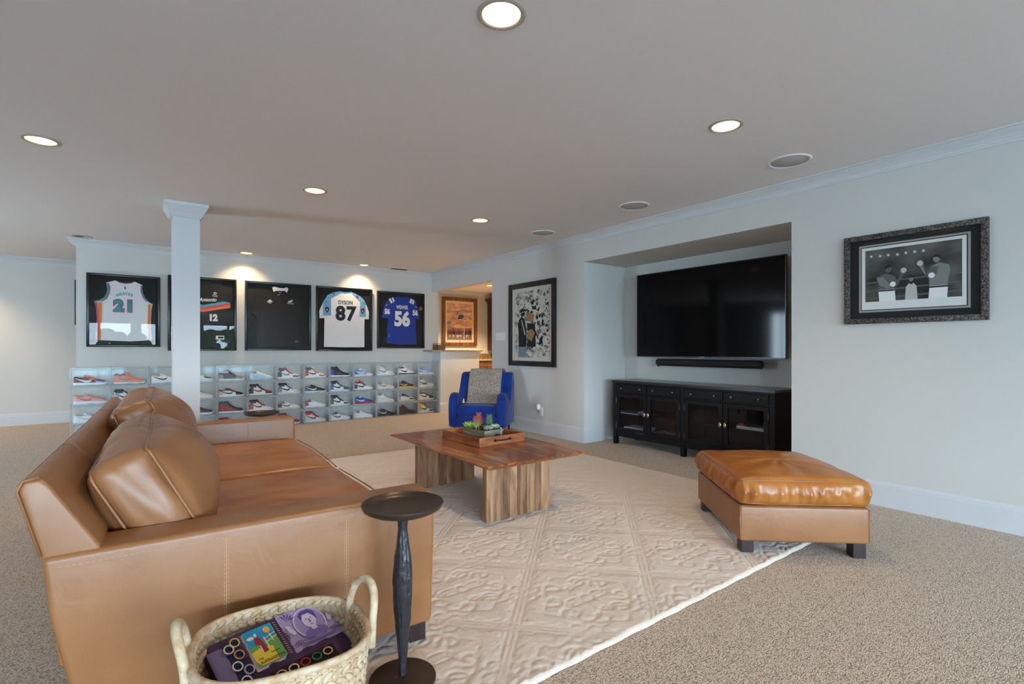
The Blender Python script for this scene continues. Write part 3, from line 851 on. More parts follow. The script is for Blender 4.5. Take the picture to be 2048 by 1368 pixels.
def spike(name, c, hgt, cols, label, r=0.024, n=9):
    b = MB(); b.tube([c, (c[0], c[1], c[2] + hgt * .9)], 0.003, 6); rnd = random.Random(int(hgt * 999))
    for k in range(n):
        for i in range(5):
            a = i * 2 * PI / 5 + k * 0.7; z = c[2] + hgt * (0.15 + 0.8 * k / n)
            leaf_cone(b, (c[0], c[1], z), (math.cos(a), math.sin(a), 1.15), 0.036 + 0.014 * (1 - k / n), 0.0026, min(len(cols) - 1, int(k / n * len(cols))))
    part('succulent', b, cols, pl, 60, label=label)
G1, G2, G3 = mat('leaf_green', (112, 150, 70), .5), mat('leaf_pale', (122, 152, 116), .6), mat('leaf_blue', (140, 168, 160), .6)
RD, OR_, PK, YG = mat('leaf_red', (150, 42, 40), .6), mat('leaf_coral', (196, 98, 80), .6), mat('leaf_pink', (186, 128, 138), .6), mat('leaf_lime', (182, 196, 90), .5)
rosette('a', (-0.055, 0.10, 0.085), 8, 0.07, 0.012, [G1, YG], 'lime green rosette')
spike('b', (-0.015, 0.03, 0.07), 0.135, [G1, OR_, OR_, OR_], 'tall coral-tipped spike')
spike('b2', (-0.042, 0.03, 0.07), 0.105, [YG, PK, OR_], 'slim pink spike')
spike('c', (0.03, 0.06, 0.07), 0.085, [RD, RD], 'red spike')
spike('d', (0.055, -0.02, 0.07), 0.115, [G1, G2, G2], 'pale green spike')
rosette('e', (0.0, -0.075, 0.085), 9, 0.045, 0.008, [G3], 'pale blue-green rosette', .3)
rosette('f', (0.06, -0.085, 0.088), 8, 0.05, 0.009, [G2, mat('leaf_cream', (225, 220, 190), .5)], 'cream and green rosette')
b = MB(); rnd = random.Random(8)
for k in range(16):
    z = 0.095 - k * 0.0058; sx2 = 0.072 + 0.006 * math.sin(k)
    b.ball((sx2 + rnd.uniform(-.01, .012), -pll - .012 + rnd.uniform(-.003, .003), z), 0.0065, seg=7, rings=5)
part('trailing_stem', b, G3, pl, 180)

# ---------------------------------------------------------------- drink tables
m_iron2 = mat('dark_cast_iron', (52, 52, 56), 0.36, 0.4, bump=(42, 0.6, 0.006))
m_dish = mat('oiled_bronze', (66, 52, 44), 0.34, 0.4, bump=(18, 0.06, 0.002))
def drink_table(loc, label, h=0.612, base_z=0.0):
    t = thing('drink_table', label, 'side table', loc, group='drink tables')
    part('base', MB().lathe([(0, 0), (0.110, 0.0), (0.118, 0.004), (0.116, 0.010), (0.06, 0.018), (0.02, 0.022), (0, 0.024)], 48), m_dish, t, 50)
    prof = [(0.013, 0.016), (0.0145, 0.07), (0.020, 0.14), (0.028, 0.22), (0.033, 0.30), (0.034, 0.37), (0.030, 0.43), (0.022, 0.49), (0.016, 0.54), (0.018, 0.575), (0.022, h - 0.012)]
    pr = []
    for i in range(len(prof) - 1):
        for q in range(6):
            f = q / 6; pr.append((prof[i][0] * (1 - f) + prof[i + 1][0] * f, prof[i][1] * (1 - f) + prof[i + 1][1] * f))
    pr.append(prof[-1])
    def ham(a, r, z):
        return r * (1 + 0.05 * noise.noise(Vector((math.cos(a) * 3.1, math.sin(a) * 3.1, z * 14))) + 0.06 * noise.noise(Vector((math.cos(a) * 5, math.sin(a) * 5, z * 45))) + .09 * noise.noise(Vector((math.cos(a) * 6, math.sin(a) * 6, z * 4))))
    part('stem', MB().lathe(pr, 36, fn=ham), m_iron2, t, 30)
    part('dish', MB().lathe([(0, h - 0.014), (0.05, h - 0.013), (0.115, h - 0.006), (0.138, h + 0.006), (0.144, h + 0.018), (0.1435, h + 0.023), (0.140, h + 0.022), (0.134, h + 0.012), (0.118, h + 0.003), (0.07, h), (0, h)], 64), m_dish, t, 50)
drink_table((0.765, 1.683, 0.016), 'dark metal drink table with a dish top and hammered stem, by the near sofa arm')
drink_table((0.90, 4.94, 0.0), 'dark metal drink table half hidden behind the far sofa arm', 0.612)

# ---------------------------------------------------------------- blue armchair with a throw
m_blue = mat('blue_fabric', (14, 50, 128), 0.8, bump=(350, 0.3, 0.001), sheen=0.15, vary=((10, 40, 112), 6, .4, .6), spec=0.2)
ac = thing('armchair', 'royal blue upholstered armchair with curved arms, under the framed collage', 'armchair', (3.955, 6.02, 0), R(-48.65))
SIDE = [(-0.345, 0.13), (-0.362, 0.24), (-0.368, 0.36), (-0.360, 0.46), (-0.335, 0.535), (-0.29, 0.578), (-0.235, 0.592), (-0.175, 0.582), (-0.11, 0.548), (-0.05, 0.50), (0.0, 0.475), (0.05, 0.475),
        (0.10, 0.53), (0.15, 0.64), (0.20, 0.77), (0.228, 0.835), (0.262, 0.855), (0.315, 0.855), (0.345, 0.835), (0.352, 0.70), (0.345, 0.40), (0.33, 0.16), (0.30, 0.12), (-0.30, 0.115)]
def side_panel(s_):
    t = bmesh.new(); xo, xi = 0.39 * s_, 0.285 * s_
    n = len(SIDE)
    rws = []
    for f, ins in ((0, 0.022), (0.12, 0.006), (0.35, 0), (0.65, 0), (0.88, 0.006), (1, 0.022)):
        rw = []
        for (y, z) in SIDE:
            cy, cz = 0.0, 0.33
            d = math.hypot(y - cy, z - cz); k = 1 - ins / d
            flare = 0.03 * max(0, (0.5 - z) / 0.4) * (1 if y < 0.1 else 0.4)
            wing = 0.035 * max(0, (z - 0.55) / 0.3)
            x = xo + (xi - xo) * f - s_ * wing * 0.3
            rw.append(t.verts.new((x, cy + (y - cy) * k, cz + (z - cz) * k)))
        rws.append(rw)
    for a in range(len(rws) - 1):
        for i in range(n): t.faces.new((rws[a][i], rws[a][(i + 1) % n], rws[a + 1][(i + 1) % n], rws[a + 1][i]))
    f1 = t.faces.new(rws[0]); f2 = t.faces.new(rws[-1])
    bmesh.ops.recalc_face_normals(t, faces=t.faces[:]); bmesh.ops.triangulate(t, faces=[f for f in t.faces if len(f.verts) > 4])
    return t
for s_ in (-1, 1): part('arm', MB().add(side_panel(s_)), m_blue, ac, 40)
part('seat_base', MB().box(-0.288, 0.288, -0.335, 0.30, 0.12, 0.27, bev=.015), m_blue, ac, 40)
part('seat_cushion', MB().add(puff(0.565, 0.50, 0.145, (18, 18, 6), 0.035, (0.0, .012, .02), .002, 5), 0, Matrix.Translation((0, -0.095, 0.342))), m_blue, ac, 180)
t = puff(0.565, 0.12, 0.50, (18, 6, 18), 0.04, (0.0, .03, .01), .002, 5)
part('back_cushion', MB().add(t, 0, Matrix.Translation((0, 0.20, 0.62)) @ Matrix.Rotation(R(-14), 4, 'X')), m_blue, ac, 180)
part('back_frame', MB().prism([(0.22, 0.12), (0.20, 0.40), (0.29, 0.855), (0.345, 0.850), (0.345, 0.40), (0.32, 0.12)], -0.288, 0.288, 'X', bev=.012), m_blue, ac, 40)
for x in (-0.32, 0.32):
    for y in (-0.29, 0.27):
        part('leg', MB().lathe([(0.0, 0), (0.014, 0), (0.022, 0.125), (0, 0.125)], 14, (x, y, 0)), m_dkwood, ac, 50)
# knitted throw hanging over the back
m_knit = mat('knit_throw', (176, 160, 142), 0.95, bump=(140, 0.9, 0.006), vary=((112, 106, 100), 90, 0.42, 0.58), sheen=.2)
th = thing('throw_blanket', 'grey-beige knitted throw with fringe, draped over the blue armchair back', 'blanket', (3.955, 6.02, 0), R(-48.65))
path = [(0.018, 0.428), (0.030, 0.456), (0.050, 0.52), (0.072, 0.62), (0.102, 0.72), (0.140, 0.82), (0.178, 0.882), (0.225, 0.902), (0.30, 0.880), (0.352, 0.868), (0.372, 0.84), (0.374, 0.70), (0.372, 0.52)]
def thick_sheet(name, path, x0, x1, th_, m, parent, nx=18, amp=0.003):
    n = len(path); P = np.zeros((2 * n, nx, 3))
    for i in range(n):
        a = Vector(path[max(i - 1, 0)]); c = Vector(path[min(i + 1, n - 1)]); d = (c - a).normalized(); nn = Vector((-d.y, d.x))
        for j in range(nx):
            f = j / (nx - 1); x = x0 + (x1 - x0) * f + 0.02 * (i / n - .3) * (1 if f < .5 else .6)
            wv = amp * math.sin(f * 11 + i * .8)
            for s_, row in ((th_ / 2, i), (-th_ / 2, 2 * n - 1 - i)):
                P[row, j] = (x, path[i][0] + nn.x * (s_ + wv), path[i][1] + nn.y * (s_ + wv))
    return grid_mesh(name, P, m, parent, closed_u=True)
dense = []
for i in range(len(path) - 1):
    for q in range(3):
        f = q / 3; dense.append((path[i][0] * (1 - f) + path[i + 1][0] * f, path[i][1] * (1 - f) + path[i + 1][1] * f))
dense.append(path[-1])
thick_sheet('knit', dense, -0.235, 0.245, 0.014, m_knit, th)
b = MB(); rnd = random.Random(5)
for k in range(46):
    x = -0.24 + k * 0.0105
    b.tube([(x, 0.015, 0.430), (x + rnd.uniform(-.004, .004), -0.012, 0.430), (x + rnd.uniform(-.008, .008), -0.045, 0.432)], 0.0042, 5)
part('fringe', b, mat('fringe', (222, 205, 185), .9), th, 180)
b = MB().lathe([(0, 0.06), (0.006, 0.058), (0.010, 0.048), (0.007, 0.042), (0.014, 0.02), (0.018, 0.0), (0, 0)], 12, (-0.265, -0.06, 0.43))
part('tassel', b, mat('white_wool', (232, 230, 226), .9), th, 60, label='white tassel on the seat')
# ---------------------------------------------------------------- black media console (local x into the niche, y to the left)
m_blk = mat('black_cabinet', (6, 6, 7), 0.42, spec=.22, bump=(20, .1, .001))
m_blktop = mat('black_cabinet_top', (38, 38, 40), 0.22)
m_pew = mat('pewter', (168, 150, 124), 0.3, 0.9)
m_pane = glass('cabinet_pane', (222, 224, 228), 0.8, 0.0, 1.5)
mc = thing('media_console', 'black four-door media console with glass doors in the niche', 'cabinet', (4.86, 3.375, 0))
HW = 1.01
b = MB()
for y0, y1 in ((-HW, -HW + .05), (-.025, .025), (HW - .05, HW)):
    for x0 in (0.0, 0.41):
        b.box(x0, x0 + 0.05, y0, y1, 0.0, 0.775)
b.box(0.005, 0.455, -HW + .05, HW - .05, 0.10, 0.17).box(0.005, 0.03, -HW + .05, HW - .05, 0.755, 0.775).box(0.005, 0.03, -HW + .05, HW - .05, 0.64, 0.655)
b.box(0.44, 0.455, -HW + .05, HW - .05, 0.17, 0.775)
b.box(0.03, 0.44, -.012, .012, 0.17, 0.775)
for s_ in (-1, 1):
    y = s_ * (HW - 0.02)
    b.box(0.05, 0.41, y - .008, y + .008, 0.10, 0.775).box(0.05, 0.41, y - .02, y + .02, 0.10, 0.15).box(0.05, 0.41, y - .02, y + .02, 0.735, 0.775)
part('carcass', b, m_blk, mc)
part('top', MB().box(-0.012, 0.47, -HW - .012, HW + .012, 0.775, 0.80, bev=.002).box(-0.012, -0.002, -HW - .012, HW + .012, 0.80, 0.804), m_blktop, mc)
part('shelf', MB().box(0.05, 0.43, -HW + .05, HW - .05, 0.372, 0.392), m_blk, mc)
for k in range(4):
    ya = [-HW + .052, -.487 + .004, .027, .487][k] + 0; yb = [-.487, -.027, .483, HW - .052][k]
    d = part('drawer', MB().box(-0.004, 0.02, ya + .003, yb - .003, 0.658, 0.752, bev=.002), m_blk, mc)
    for f in (0.2, 0.8):
        y = ya + (yb - ya) * f
        part('knob', MB().lathe([(0, 0.026), (0.008, 0.024), (0.011, 0.018), (0.008, 0.012), (0.004, 0.008), (0.005, 0.0), (0, 0)], 14, M=Matrix.Translation((-0.004, y, 0.705)) @ Matrix.Rotation(R(-90), 4, 'Y')), m_pew, d, 60)
    inner = yb if k in (0, 2) else ya      # side where two doors meet
    b = MB(); st = 0.05
    b.box(-.004, .018, ya + .002, ya + st, .175, .635).box(-.004, .018, yb - st, yb - .002, .175, .635).box(-.004, .018, ya + st, yb - st, .175, .215).box(-.004, .018, ya + st, yb - st, .595, .635)
    d = part('door', b, m_blk, mc)
    part('pane', MB().box(.006, .009, ya + st, yb - st, .215, .595), m_pane, d)
    yk = inner - 0.025 if inner == yb else inner + 0.025
    b = MB().lathe([(0, 0.024), (0.017, 0.022), (0.022, 0.016), (0.017, 0.012), (0.005, 0.008), (0.006, 0.0), (0, 0)], 18, M=Matrix.Translation((-0.004, yk, 0.41)) @ Matrix.Rotation(R(-90), 4, 'Y') @ Matrix.Diagonal((1.3, .75, 1, 1)))
    part('knob', b, m_pew, d, 60)
    yh = ya + 0.004 if inner == yb else yb - 0.004
    for z in (0.24, 0.55):
        b = MB().tube([(-0.008, yh, z - .035), (-0.008, yh, z + .035)], 0.004, 6)
        for q in (-.03, 0, .03): b.ball((-0.008, yh, z + q), 0.0055, seg=6, rings=4)
        part('hinge', b, mat('dull_steel', (90, 90, 92), .4, .8), d, 60)
def book(label, cx, cy, z, w_, d_, h_, cm, rz=0, spine=None, cat='book', txt=None, tm=None, group=None):
    t = thing('book' if cat == 'book' else 'magazine', label, cat, (cx, cy, z), rz, group=group)
    part('cover', MB().box(-w_ / 2, w_ / 2, -d_ / 2, d_ / 2, 0, .002).box(-w_ / 2, w_ / 2, -d_ / 2, d_ / 2, h_ - .002, h_).box(-w_ / 2 - .001, -w_ / 2 + .002, -d_ / 2, d_ / 2, 0, h_), cm, t)
    part('pages', MB().box(-w_ / 2 + .003, w_ / 2 - .003, -d_ / 2 + .003, d_ / 2 - .003, .002, h_ - .002), mat('paper', (230, 226, 216), .8), t)
    if txt:
        text('title', txt, h_ * .7, tm, t, Matrix.Translation((-w_ / 2 - .0015, 0, h_ / 2)) @ Matrix.Rotation(R(-90), 4, 'Z') @ Matrix.Rotation(R(90), 4, 'X'), .0003)
    if spine: part('spine_band', MB().box(-w_ / 2 - .0016, -w_ / 2, d_ / 2 - .05, d_ / 2 - .005, 0.001, h_ - .001), spine, t)
    return t
BC = lambda n, c: mat('cover_' + n, c, .45)
cx, yc = 4.99, 3.375
book('white magazine on the left shelf, under the navy book', cx, yc + .79, .392, .22, .30, .010, BC('white', (225, 225, 222)), 0, cat='magazine')
book('navy book on the left shelf of the console', cx, yc + .79, .403, .21, .28, .030, BC('navy', (28, 30, 70)), .03)
for k in range(5):
    book(['lowest white magazine of the stack behind the leftmost glass door', 'second white magazine from the bottom behind the leftmost glass door', 'middle white magazine of the stack behind the leftmost glass door', 'second white magazine from the top behind the leftmost glass door', 'topmost white magazine of the stack behind the leftmost glass door'][k],
         cx + .01 * (k % 2), yc + .69 + .01 * ((k * 7) % 3), .170 + k * .0125, .22, .30, .011, BC('pale%d' % (k % 2), [(214, 216, 214), (190, 196, 198)][k % 2]), .05 * (k - 2), cat='magazine', group='white magazines in the console')
for k in range(4):
    book(['lowest grey magazine, left behind the second glass door', 'second grey magazine from the bottom, left behind the second glass door', 'third grey magazine from the bottom, left behind the second glass door', 'topmost grey magazine, left behind the second glass door'][k], cx + .02, yc + .38, .170 + k * .0115, .22, .13, .010, BC('gray%d' % (k % 2), [(150, 156, 160), (120, 128, 134)][k % 2]), 0.03 * k, cat='magazine', group='grey magazines in the console')
zz = .170
for lab, c_, h_ in (('orange book at the bottom of the small stack, console second door', (206, 110, 66), .024), ('white book in the small stack, console second door', (214, 206, 200), .014), ('blue book in the small stack, console second door', (70, 72, 128), .016), ('brick red book on top of the small stack, console second door', (160, 78, 60), .014)):
    book(lab, cx, yc + .155, zz, .2, .21 - (.024 - h_) * 1.5, h_, BC(lab.split()[0], c_), .04); zz += h_ + .001
book('thick cream book on the right shelf, under the black book', cx, yc - .77, .392, .22, .30, .030, BC('cream', (222, 214, 198)), -.03, txt='vol.', tm=mat('ink', (30, 30, 34), .6))
book('black book with a pink spine end on the right console shelf', cx, yc - .775, .423, .21, .27, .026, BC('black', (26, 20, 22)), .02, spine=BC('pink', (205, 40, 95)))

# ---------------------------------------------------------------- television and soundbar
m_screen = mat('tv_screen', (4, 4, 5), 0.07, spec=0.14)
tv = thing('tv', 'large black flat television hung in the niche', 'television', (5.15, 3.32, 1.615), 0)
W2, H2 = 0.925, 0.52
part('housing', MB().box(0.004, 0.035, -W2, W2, -H2, H2, bev=.003).box(.035, .075, -.6, .6, -.35, .25, bev=.01), m_black, tv)
part('screen', MB().box(0.0, 0.0042, -W2 + .008, W2 - .008, -H2 + .014, H2 - .008), m_screen, tv)
b = MB().box(-.003, .004, -W2, W2, -H2, -H2 + .014).box(-.003, .004, -W2, W2, H2 - .008, H2).box(-.003, .004, -W2, -W2 + .008, -H2, H2).box(-.003, .004, W2 - .008, W2, -H2, H2)
part('bezel', b, m_black, tv)
part('wall_mount', MB().box(.075, .19, -.1, .1, -.1, .1).box(.18, .19, -.3, .3, -.2, .2), m_black, tv)
part('badge', MB().box(-.004, -.003, -.03, .03, -H2 + .004, -H2 + .010), mat('badge_silver', (150, 150, 155), .3, .8), tv)
sb = thing('soundbar', 'black rounded soundbar mounted beneath the television', 'soundbar', (5.19, 3.305, 1.032))
b = MB(); pts = [(0, -.655 + 1.31 * i / 10, 0) for i in range(11)]
t = bmesh.new(); bmesh.ops.create_cube(t, size=1); t.transform(Matrix.Diagonal((.085, 1.33, .088, 1)))
bmesh.ops.bevel(t, geom=t.edges[:], offset=.034, segments=6, affect='EDGES', profile=.5)
part('body', b.add(t), mat('speaker_cloth', (12, 12, 13), .75, bump=(500, .3, .001)), sb, 40)
b = MB()
for y in (-.64, .64): b.box(-.01, .01, y - .008, y + .008, -.052, -.04)
part('feet', b, m_black, sb)
part('wall_bracket', MB().box(.03, .148, -.3, -.26, -.02, .02).box(.03, .148, .26, .3, -.02, .02), m_black, sb)

# ---------------------------------------------------------------- framed jerseys and pictures: local x to the viewer's right, z up, -y out of the wall
m_ffr = mat('frame_black', (16, 17, 20), 0.3)
m_back = mat('mat_board_black', (10, 10, 12), 0.8)
m_glz = glass('picture_glass', (252, 253, 253), 0.45, 0.0, 1.45)
def frame(label, loc, rz, W_, H_, fw, dep, m, cat='framed jersey', group=None, name='framed_jersey', back=None, rnd_=.004):
    t = thing(name, label, cat, loc, rz, group=group)
    b = MB()
    for (a, c_, d, e) in ((0, fw, 0, H_), (W_ - fw, W_, 0, H_), (fw, W_ - fw, 0, fw), (fw, W_ - fw, H_ - fw, H_)):
        b.box(a, c_, -dep, -.001, d, e, bev=rnd_, seg=2)
    part('frame', b, m, t, 40)
    part('backing', MB().box(fw * .5, W_ - fw * .5, -.012, -.002, fw * .5, H_ - fw * .5), back or m_back, t)
    return t
def glaze(t, W_, H_, fw, y): part('glass', MB().box(fw * .8, W_ - fw * .8, y - .002, y, fw * .8, H_ - fw * .8), m_glz, t)
class Quad:
    """maps points measured on the straightened photograph of a frame to its plane"""
    def __init__(s, xl, xr, tl, tr, bl, br, W_, H_): s.a = (xl, xr, tl, tr, bl, br); s.W, s.H = W_, H_
    def __call__(s, x, y):
        xl, xr, tl, tr, bl, br = s.a; f = (x - xl) / (xr - xl); T = tl + (tr - tl) * f; B = bl + (br - bl) * f
        return (f * s.W, (B - y) / (B - T) * s.H)
def lay(name, q, polys, mats, parent, y=-.02, th_=.002):
    """flat cloth or print layers; polys = [(points, material index, level)]"""
    b = MB()
    for pts, mi, lv in polys:
        b.prism([q(*p) for p in pts] if q else pts, y - lv * th_ - th_, y - max(lv - 1, 0) * th_ if lv else y, 'Y', mi)
    return part(name, b, mats, parent)
def tx(name, s, q, x, y, hpx, m, parent, yy, bold=0.0, sx=1.0, rot=0, shear=0, space=1):
    cx, cz = q(x, y) if q else (x, y)
    hh = abs(q(x, y - hpx)[1] - q(x, y)[1]) if q else hpx
    return text(name, s, hh * 1.38, m, parent, Matrix.Translation((cx, yy, cz)) @ Matrix.Rotation(R(90), 4, 'X') @ Matrix.Rotation(R(rot), 4, 'Z'), .0008, bold * hh, sx, shear, space)
def circ(x, y, rx, ry=None, n=16, a0=0, a1=360): return [(x + rx * math.cos(R(a0 + (a1 - a0) * i / (n if a1 - a0 == 360 else n - 1))), y + (ry or rx) * math.sin(R(a0 + (a1 - a0) * i / (n if a1 - a0 == 360 else n - 1)))) for i in range(n)]
def swoosh(x, y, w_, mirror=1):
    S = [(0, .1), (.1, -.12), (.28, -.2), (1, -.62), (.35, -.02), (.16, .12), (.03, .2)]
    return [(x + mirror * (a - .5) * w_, y + (b_ + .15) * w_) for a, b_ in S]
def cloth(n, c, b_=True): return mat('cloth_' + n, c, .85, bump=(14, .5, .01) if b_ else None, sheen=.1)
WH, TE, MG, OG, NV, BL, LB, BK_ = cloth('white', (226, 224, 228)), cloth('teal', (38, 146, 146)), cloth('magenta', (190, 76, 110)), cloth('orange', (226, 122, 58)), cloth('navy', (20, 26, 52)), cloth('royal', (20, 54, 150)), cloth('skyblue', (104, 160, 206)), cloth('black', (17, 18, 22))
PR = mat('print_white', (232, 232, 232), .6)
JG = 'framed sports jerseys on the back wall'
YJ = YB - 0.001
# 1: white basketball jersey, WEAVER 21
x0, z0, W_, H_ = -.524, 1.222, .798, .98
t = frame('framed white basketball jersey with teal number 21, at the left end of the row', (x0, YJ, z0), 0, W_, H_, .030, .055, m_ffr, group=JG)
q = Quad(200, 1088, 155, 213, 1050, 1047, W_, H_)
body = [(425, 275), (480, 262), (540, 248), (585, 272), (650, 284), (720, 280), (765, 262), (815, 285), (865, 305), (862, 350), (875, 410), (905, 470), (945, 510), (993, 530), (985, 560), (975, 620), (970, 750), (972, 880), (985, 962), (850, 975), (700, 982), (500, 975), (305, 965), (308, 880), (318, 800), (320, 700), (312, 600), (290, 495), (350, 485), (400, 455), (430, 400), (438, 340)]
j = lay('jersey', q, [(body, 0, 0)], [WH], t, -.016, .010)
lay('side_stripe', q, [([(296, 512), (322, 514), (336, 640), (336, 965), (306, 965), (316, 800), (318, 700), (310, 600)], 0, 1), ([(330, 514), (378, 514), (374, 740), (362, 966), (322, 966), (336, 740)], 1, 1), ([(935, 535), (970, 535), (966, 700), (966, 880), (978, 958), (940, 962), (928, 780)], 1, 1)], [MG, OG], j, -.026)
lay('armhole_trim', q, [([(427, 278), (446, 278), (464, 340), (456, 400), (426, 462), (372, 496), (296, 506), (292, 494), (350, 483), (400, 453), (430, 398), (438, 340)], 0, 1), ([(446, 278), (458, 276), (476, 340), (468, 402), (438, 468), (380, 504), (372, 496), (426, 462), (456, 400), (464, 340)], 1, 1), ([(864, 308), (850, 310), (850, 380), (876, 450), (920, 500), (984, 536), (990, 530), (945, 508), (905, 468), (875, 408), (862, 350)], 0, 1), ([(850, 310), (840, 306), (840, 385), (868, 458), (912, 508), (920, 500), (876, 450), (850, 380)], 1, 1), ([(535, 252), (585, 278), (650, 291), (720, 287), (770, 266), (765, 258), (720, 276), (650, 280), (585, 267), (540, 246)], 1, 1)], [TE, MG], j, -.026)
for ch, x, y, r_ in zip('WEAVER', (565, 598, 632, 664, 699, 731), (428, 416, 409, 409, 417, 430), (20, 12, 4, -5, -14, -22)): tx('lettering', ch, q, x, y, 34, TE, j, -.0275, .03, .82, r_)
tx('number_outline', '21', q, 642, 562, 132, MG, j, -.0270, .14, .98, space=1.18)
tx('number', '21', q, 642, 562, 132, TE, j, -.0284, .07, .98, space=1.18)
lay('league_mark', q, [([(644, 320), (657, 320), (657, 356), (644, 356)], 0, 1)], [NV], j, -.026)
glaze(t, W_, H_, .03, -.044)
# 2: black jersey with fiesta stripes
x0, z0, W_, H_ = .363, 1.169, .866, 1.078
t = frame('framed black jersey with teal, pink and orange stripes, partly behind the column', (x0, YJ, z0), 0, W_, H_, .030, .055, m_ffr, group=JG)
q = Quad(335.5, 473, 549.5, 560, 701.5, 701, W_, H_)
j = lay('jersey', q, [([(385, 562), (392, 566), (404, 569), (416, 568), (424, 564), (446, 572), (460, 606), (461, 617), (447, 621), (447, 692), (358, 691), (360, 618), (347, 614), (348, 600), (362, 570)], 0, 0)], [BK_], t, -.016, .010)
st = []
for mi, a, b_, c_, d in ((0, 609.5, 613.6, 603, 606.5), (1, 613.6, 619, 606.5, 611), (2, 619, 623.4, 611, 616)):
    st.append(([(404, a + .6), (447 if mi == 0 else 460, c_), (460, d), (404, b_ + .6)], mi, 1)); st.append(([(404, a + .6), (404, b_ + .6), (348, d - 7), (358 if mi == 0 else 348, c_ - 7)], mi, 1))
lay('chest_stripe', q, st, [cloth('aqua', (70, 160, 170)), MG, OG], j, -.026)
tx('lettering', 'San Antonio', q, 404, 599.5, 7.2, PR, j, -.028, .03, .92, 3, .35)
tx('number', '12', q, 424, 636, 12.5, PR, j, -.028, .09, .9)
lay('sponsor_patch', q, [(circ(428, 587, 3.2, 2.6), 0, 1), (circ(428, 587, 1.6, 1.3), 1, 2)], [PR, BK_], j, -.026)
tx('sponsor_lettering', 'Frost', q, 428, 592, 3, PR, j, -.028, .03)
lay('label_tag', q, [([(430, 671.5), (447, 671.5), (447, 679), (429, 679)], 0, 1), ([(434, 673.2), (445.5, 673.2), (445.5, 677), (434, 677)], 1, 2)], [PR, BK_], j, -.026)
glaze(t, W_, H_, .03, -.044)
# 3: black rugby jersey with a white collar
x0, z0, W_, H_ = 1.344, 1.170, .976, 1.075
t = frame('framed black rugby jersey with a white collar, right of the column', (x0, YJ, z0), 0, W_, H_, .030, .055, mat('frame_dark_blue', (24, 34, 46), .3), group=JG)
q = Quad(50, 765, 115, 162, 870, 872, W_, H_)
j = lay('jersey', q, [([(348, 225), (420, 232), (490, 232), (560, 238), (640, 290), (700, 480), (660, 510), (620, 440), (625, 820), (200, 815), (215, 430), (160, 500), (120, 460), (190, 270), (280, 225)], 0, 0)], [BK_], t, -.016, .010)
lay('collar', q, [([(333, 186), (365, 179), (410, 194), (460, 196), (492, 184), (509, 206), (492, 244), (472, 224), (420, 224), (370, 226), (348, 236)], 0, 1)], [WH], j, -.026, .004)
lay('three_bar_mark', q, [([(276, 346), (292, 346), (286, 336), (280, 339)], 0, 1), ([(296, 346), (314, 346), (300, 322), (291, 328)], 0, 1), ([(318, 346), (338, 346), (312, 318), (304, 321)], 0, 1)], [PR], j, -.026)
tx('maker_lettering', 'adidas', q, 308, 354, 9, PR, j, -.028, .05)
fern = [(498, 352), (520, 340), (540, 330), (562, 322), (556, 332), (550, 342), (536, 349), (515, 352)]
lay('fern_emblem', q, [(fern, 0, 1)] + [([(508 + 9 * i, 346 - 3.5 * i), (514 + 9 * i, 344 - 3.5 * i), (506 + 9 * i, 334 - 3.5 * i)], 0, 1) for i in range(5)], [PR], j, -.026)
tx('team_lettering', 'ALL BLACKS', q, 534, 363, 9, PR, j, -.028, .04)
tx('collar_lettering', 'adidas', q, 402, 266, 7, PR, j, -.028, .03)
lay('maker_label', q, [(swoosh(602, 770, 22), 0, 1), ([(584, 774), (621, 774), (621, 779), (584, 779)], 0, 1), ([(405, 240), (432, 236), (428, 246), (408, 248)], 0, 1)], [mat('print_gray', (150, 150, 155), .6)], j, -.026)
glaze(t, W_, H_, .03, -.044)
# 4: white football jersey, DYSON 87
x0, z0, W_, H_ = 2.402, 1.157, .960, 1.088
t = frame('framed white football jersey with sky blue shoulders, DYSON 87', (x0, YJ, z0), 0, W_, H_, .030, .055, m_ffr, group=JG)
q = Quad(818, 1422, 168, 212, 875, 870, W_, H_)
j = lay('jersey', q, [([(1065, 225), (1125, 238), (1190, 232), (1290, 285), (1330, 320), (1360, 380), (1388, 455), (1386, 530), (1338, 528), (1336, 640), (1336, 830), (1100, 832), (900, 828), (902, 640), (905, 518), (855, 518), (852, 440), (893, 340), (935, 270), (1000, 240)], 0, 0)], [WH], t, -.016, .010)
lay('shoulder_panel', q, [([(935, 270), (1000, 240), (1065, 225), (1072, 256), (972, 304), (972, 490), (890, 490), (894, 338)], 0, 1), ([(1190, 232), (1290, 285), (1330, 320), (1352, 375), (1350, 505), (1278, 500), (1290, 345), (1222, 276)], 0, 1), ([(1068, 226), (1125, 238), (1188, 232), (1196, 244), (1125, 252), (1070, 246)], 0, 1)], [LB], j, -.026)
tx('lettering', 'DYSON', q, 1127, 352, 42, NV, j, -.0275, .02, .80)
tx('number', '87', q, 1130, 476, 150, NV, j, -.0275, .06, .98, space=1.12)
tx('shoulder_number', '7', q, 1003, 262, 26, NV, j, -.0295, .03, 1.6, 28)
tx('shoulder_number', '8', q, 1255, 291, 26, NV, j, -.0295, .03, 1.6, -28)
for cx_, cy_ in ((931, 430), (1316, 446)):
    lay('shield_emblem', q, [([(cx_ - 22, cy_ - 22), (cx_, cy_ - 34), (cx_ + 22, cy_ - 22), (cx_ + 14, cy_ + 12), (cx_, cy_ + 32), (cx_ - 14, cy_ + 12)], 0, 1), ([(cx_ - 8, cy_ - 8), (cx_ + 8, cy_ - 8), (cx_ + 4, cy_ + 2), (cx_, cy_ + 20), (cx_ - 4, cy_ + 2)], 1, 2), (circ(cx_, cy_ - 16, 8, 5, 10), 2, 2)], [NV, PR, cloth('crimson', (190, 40, 46), False)], j, -.028, .001)
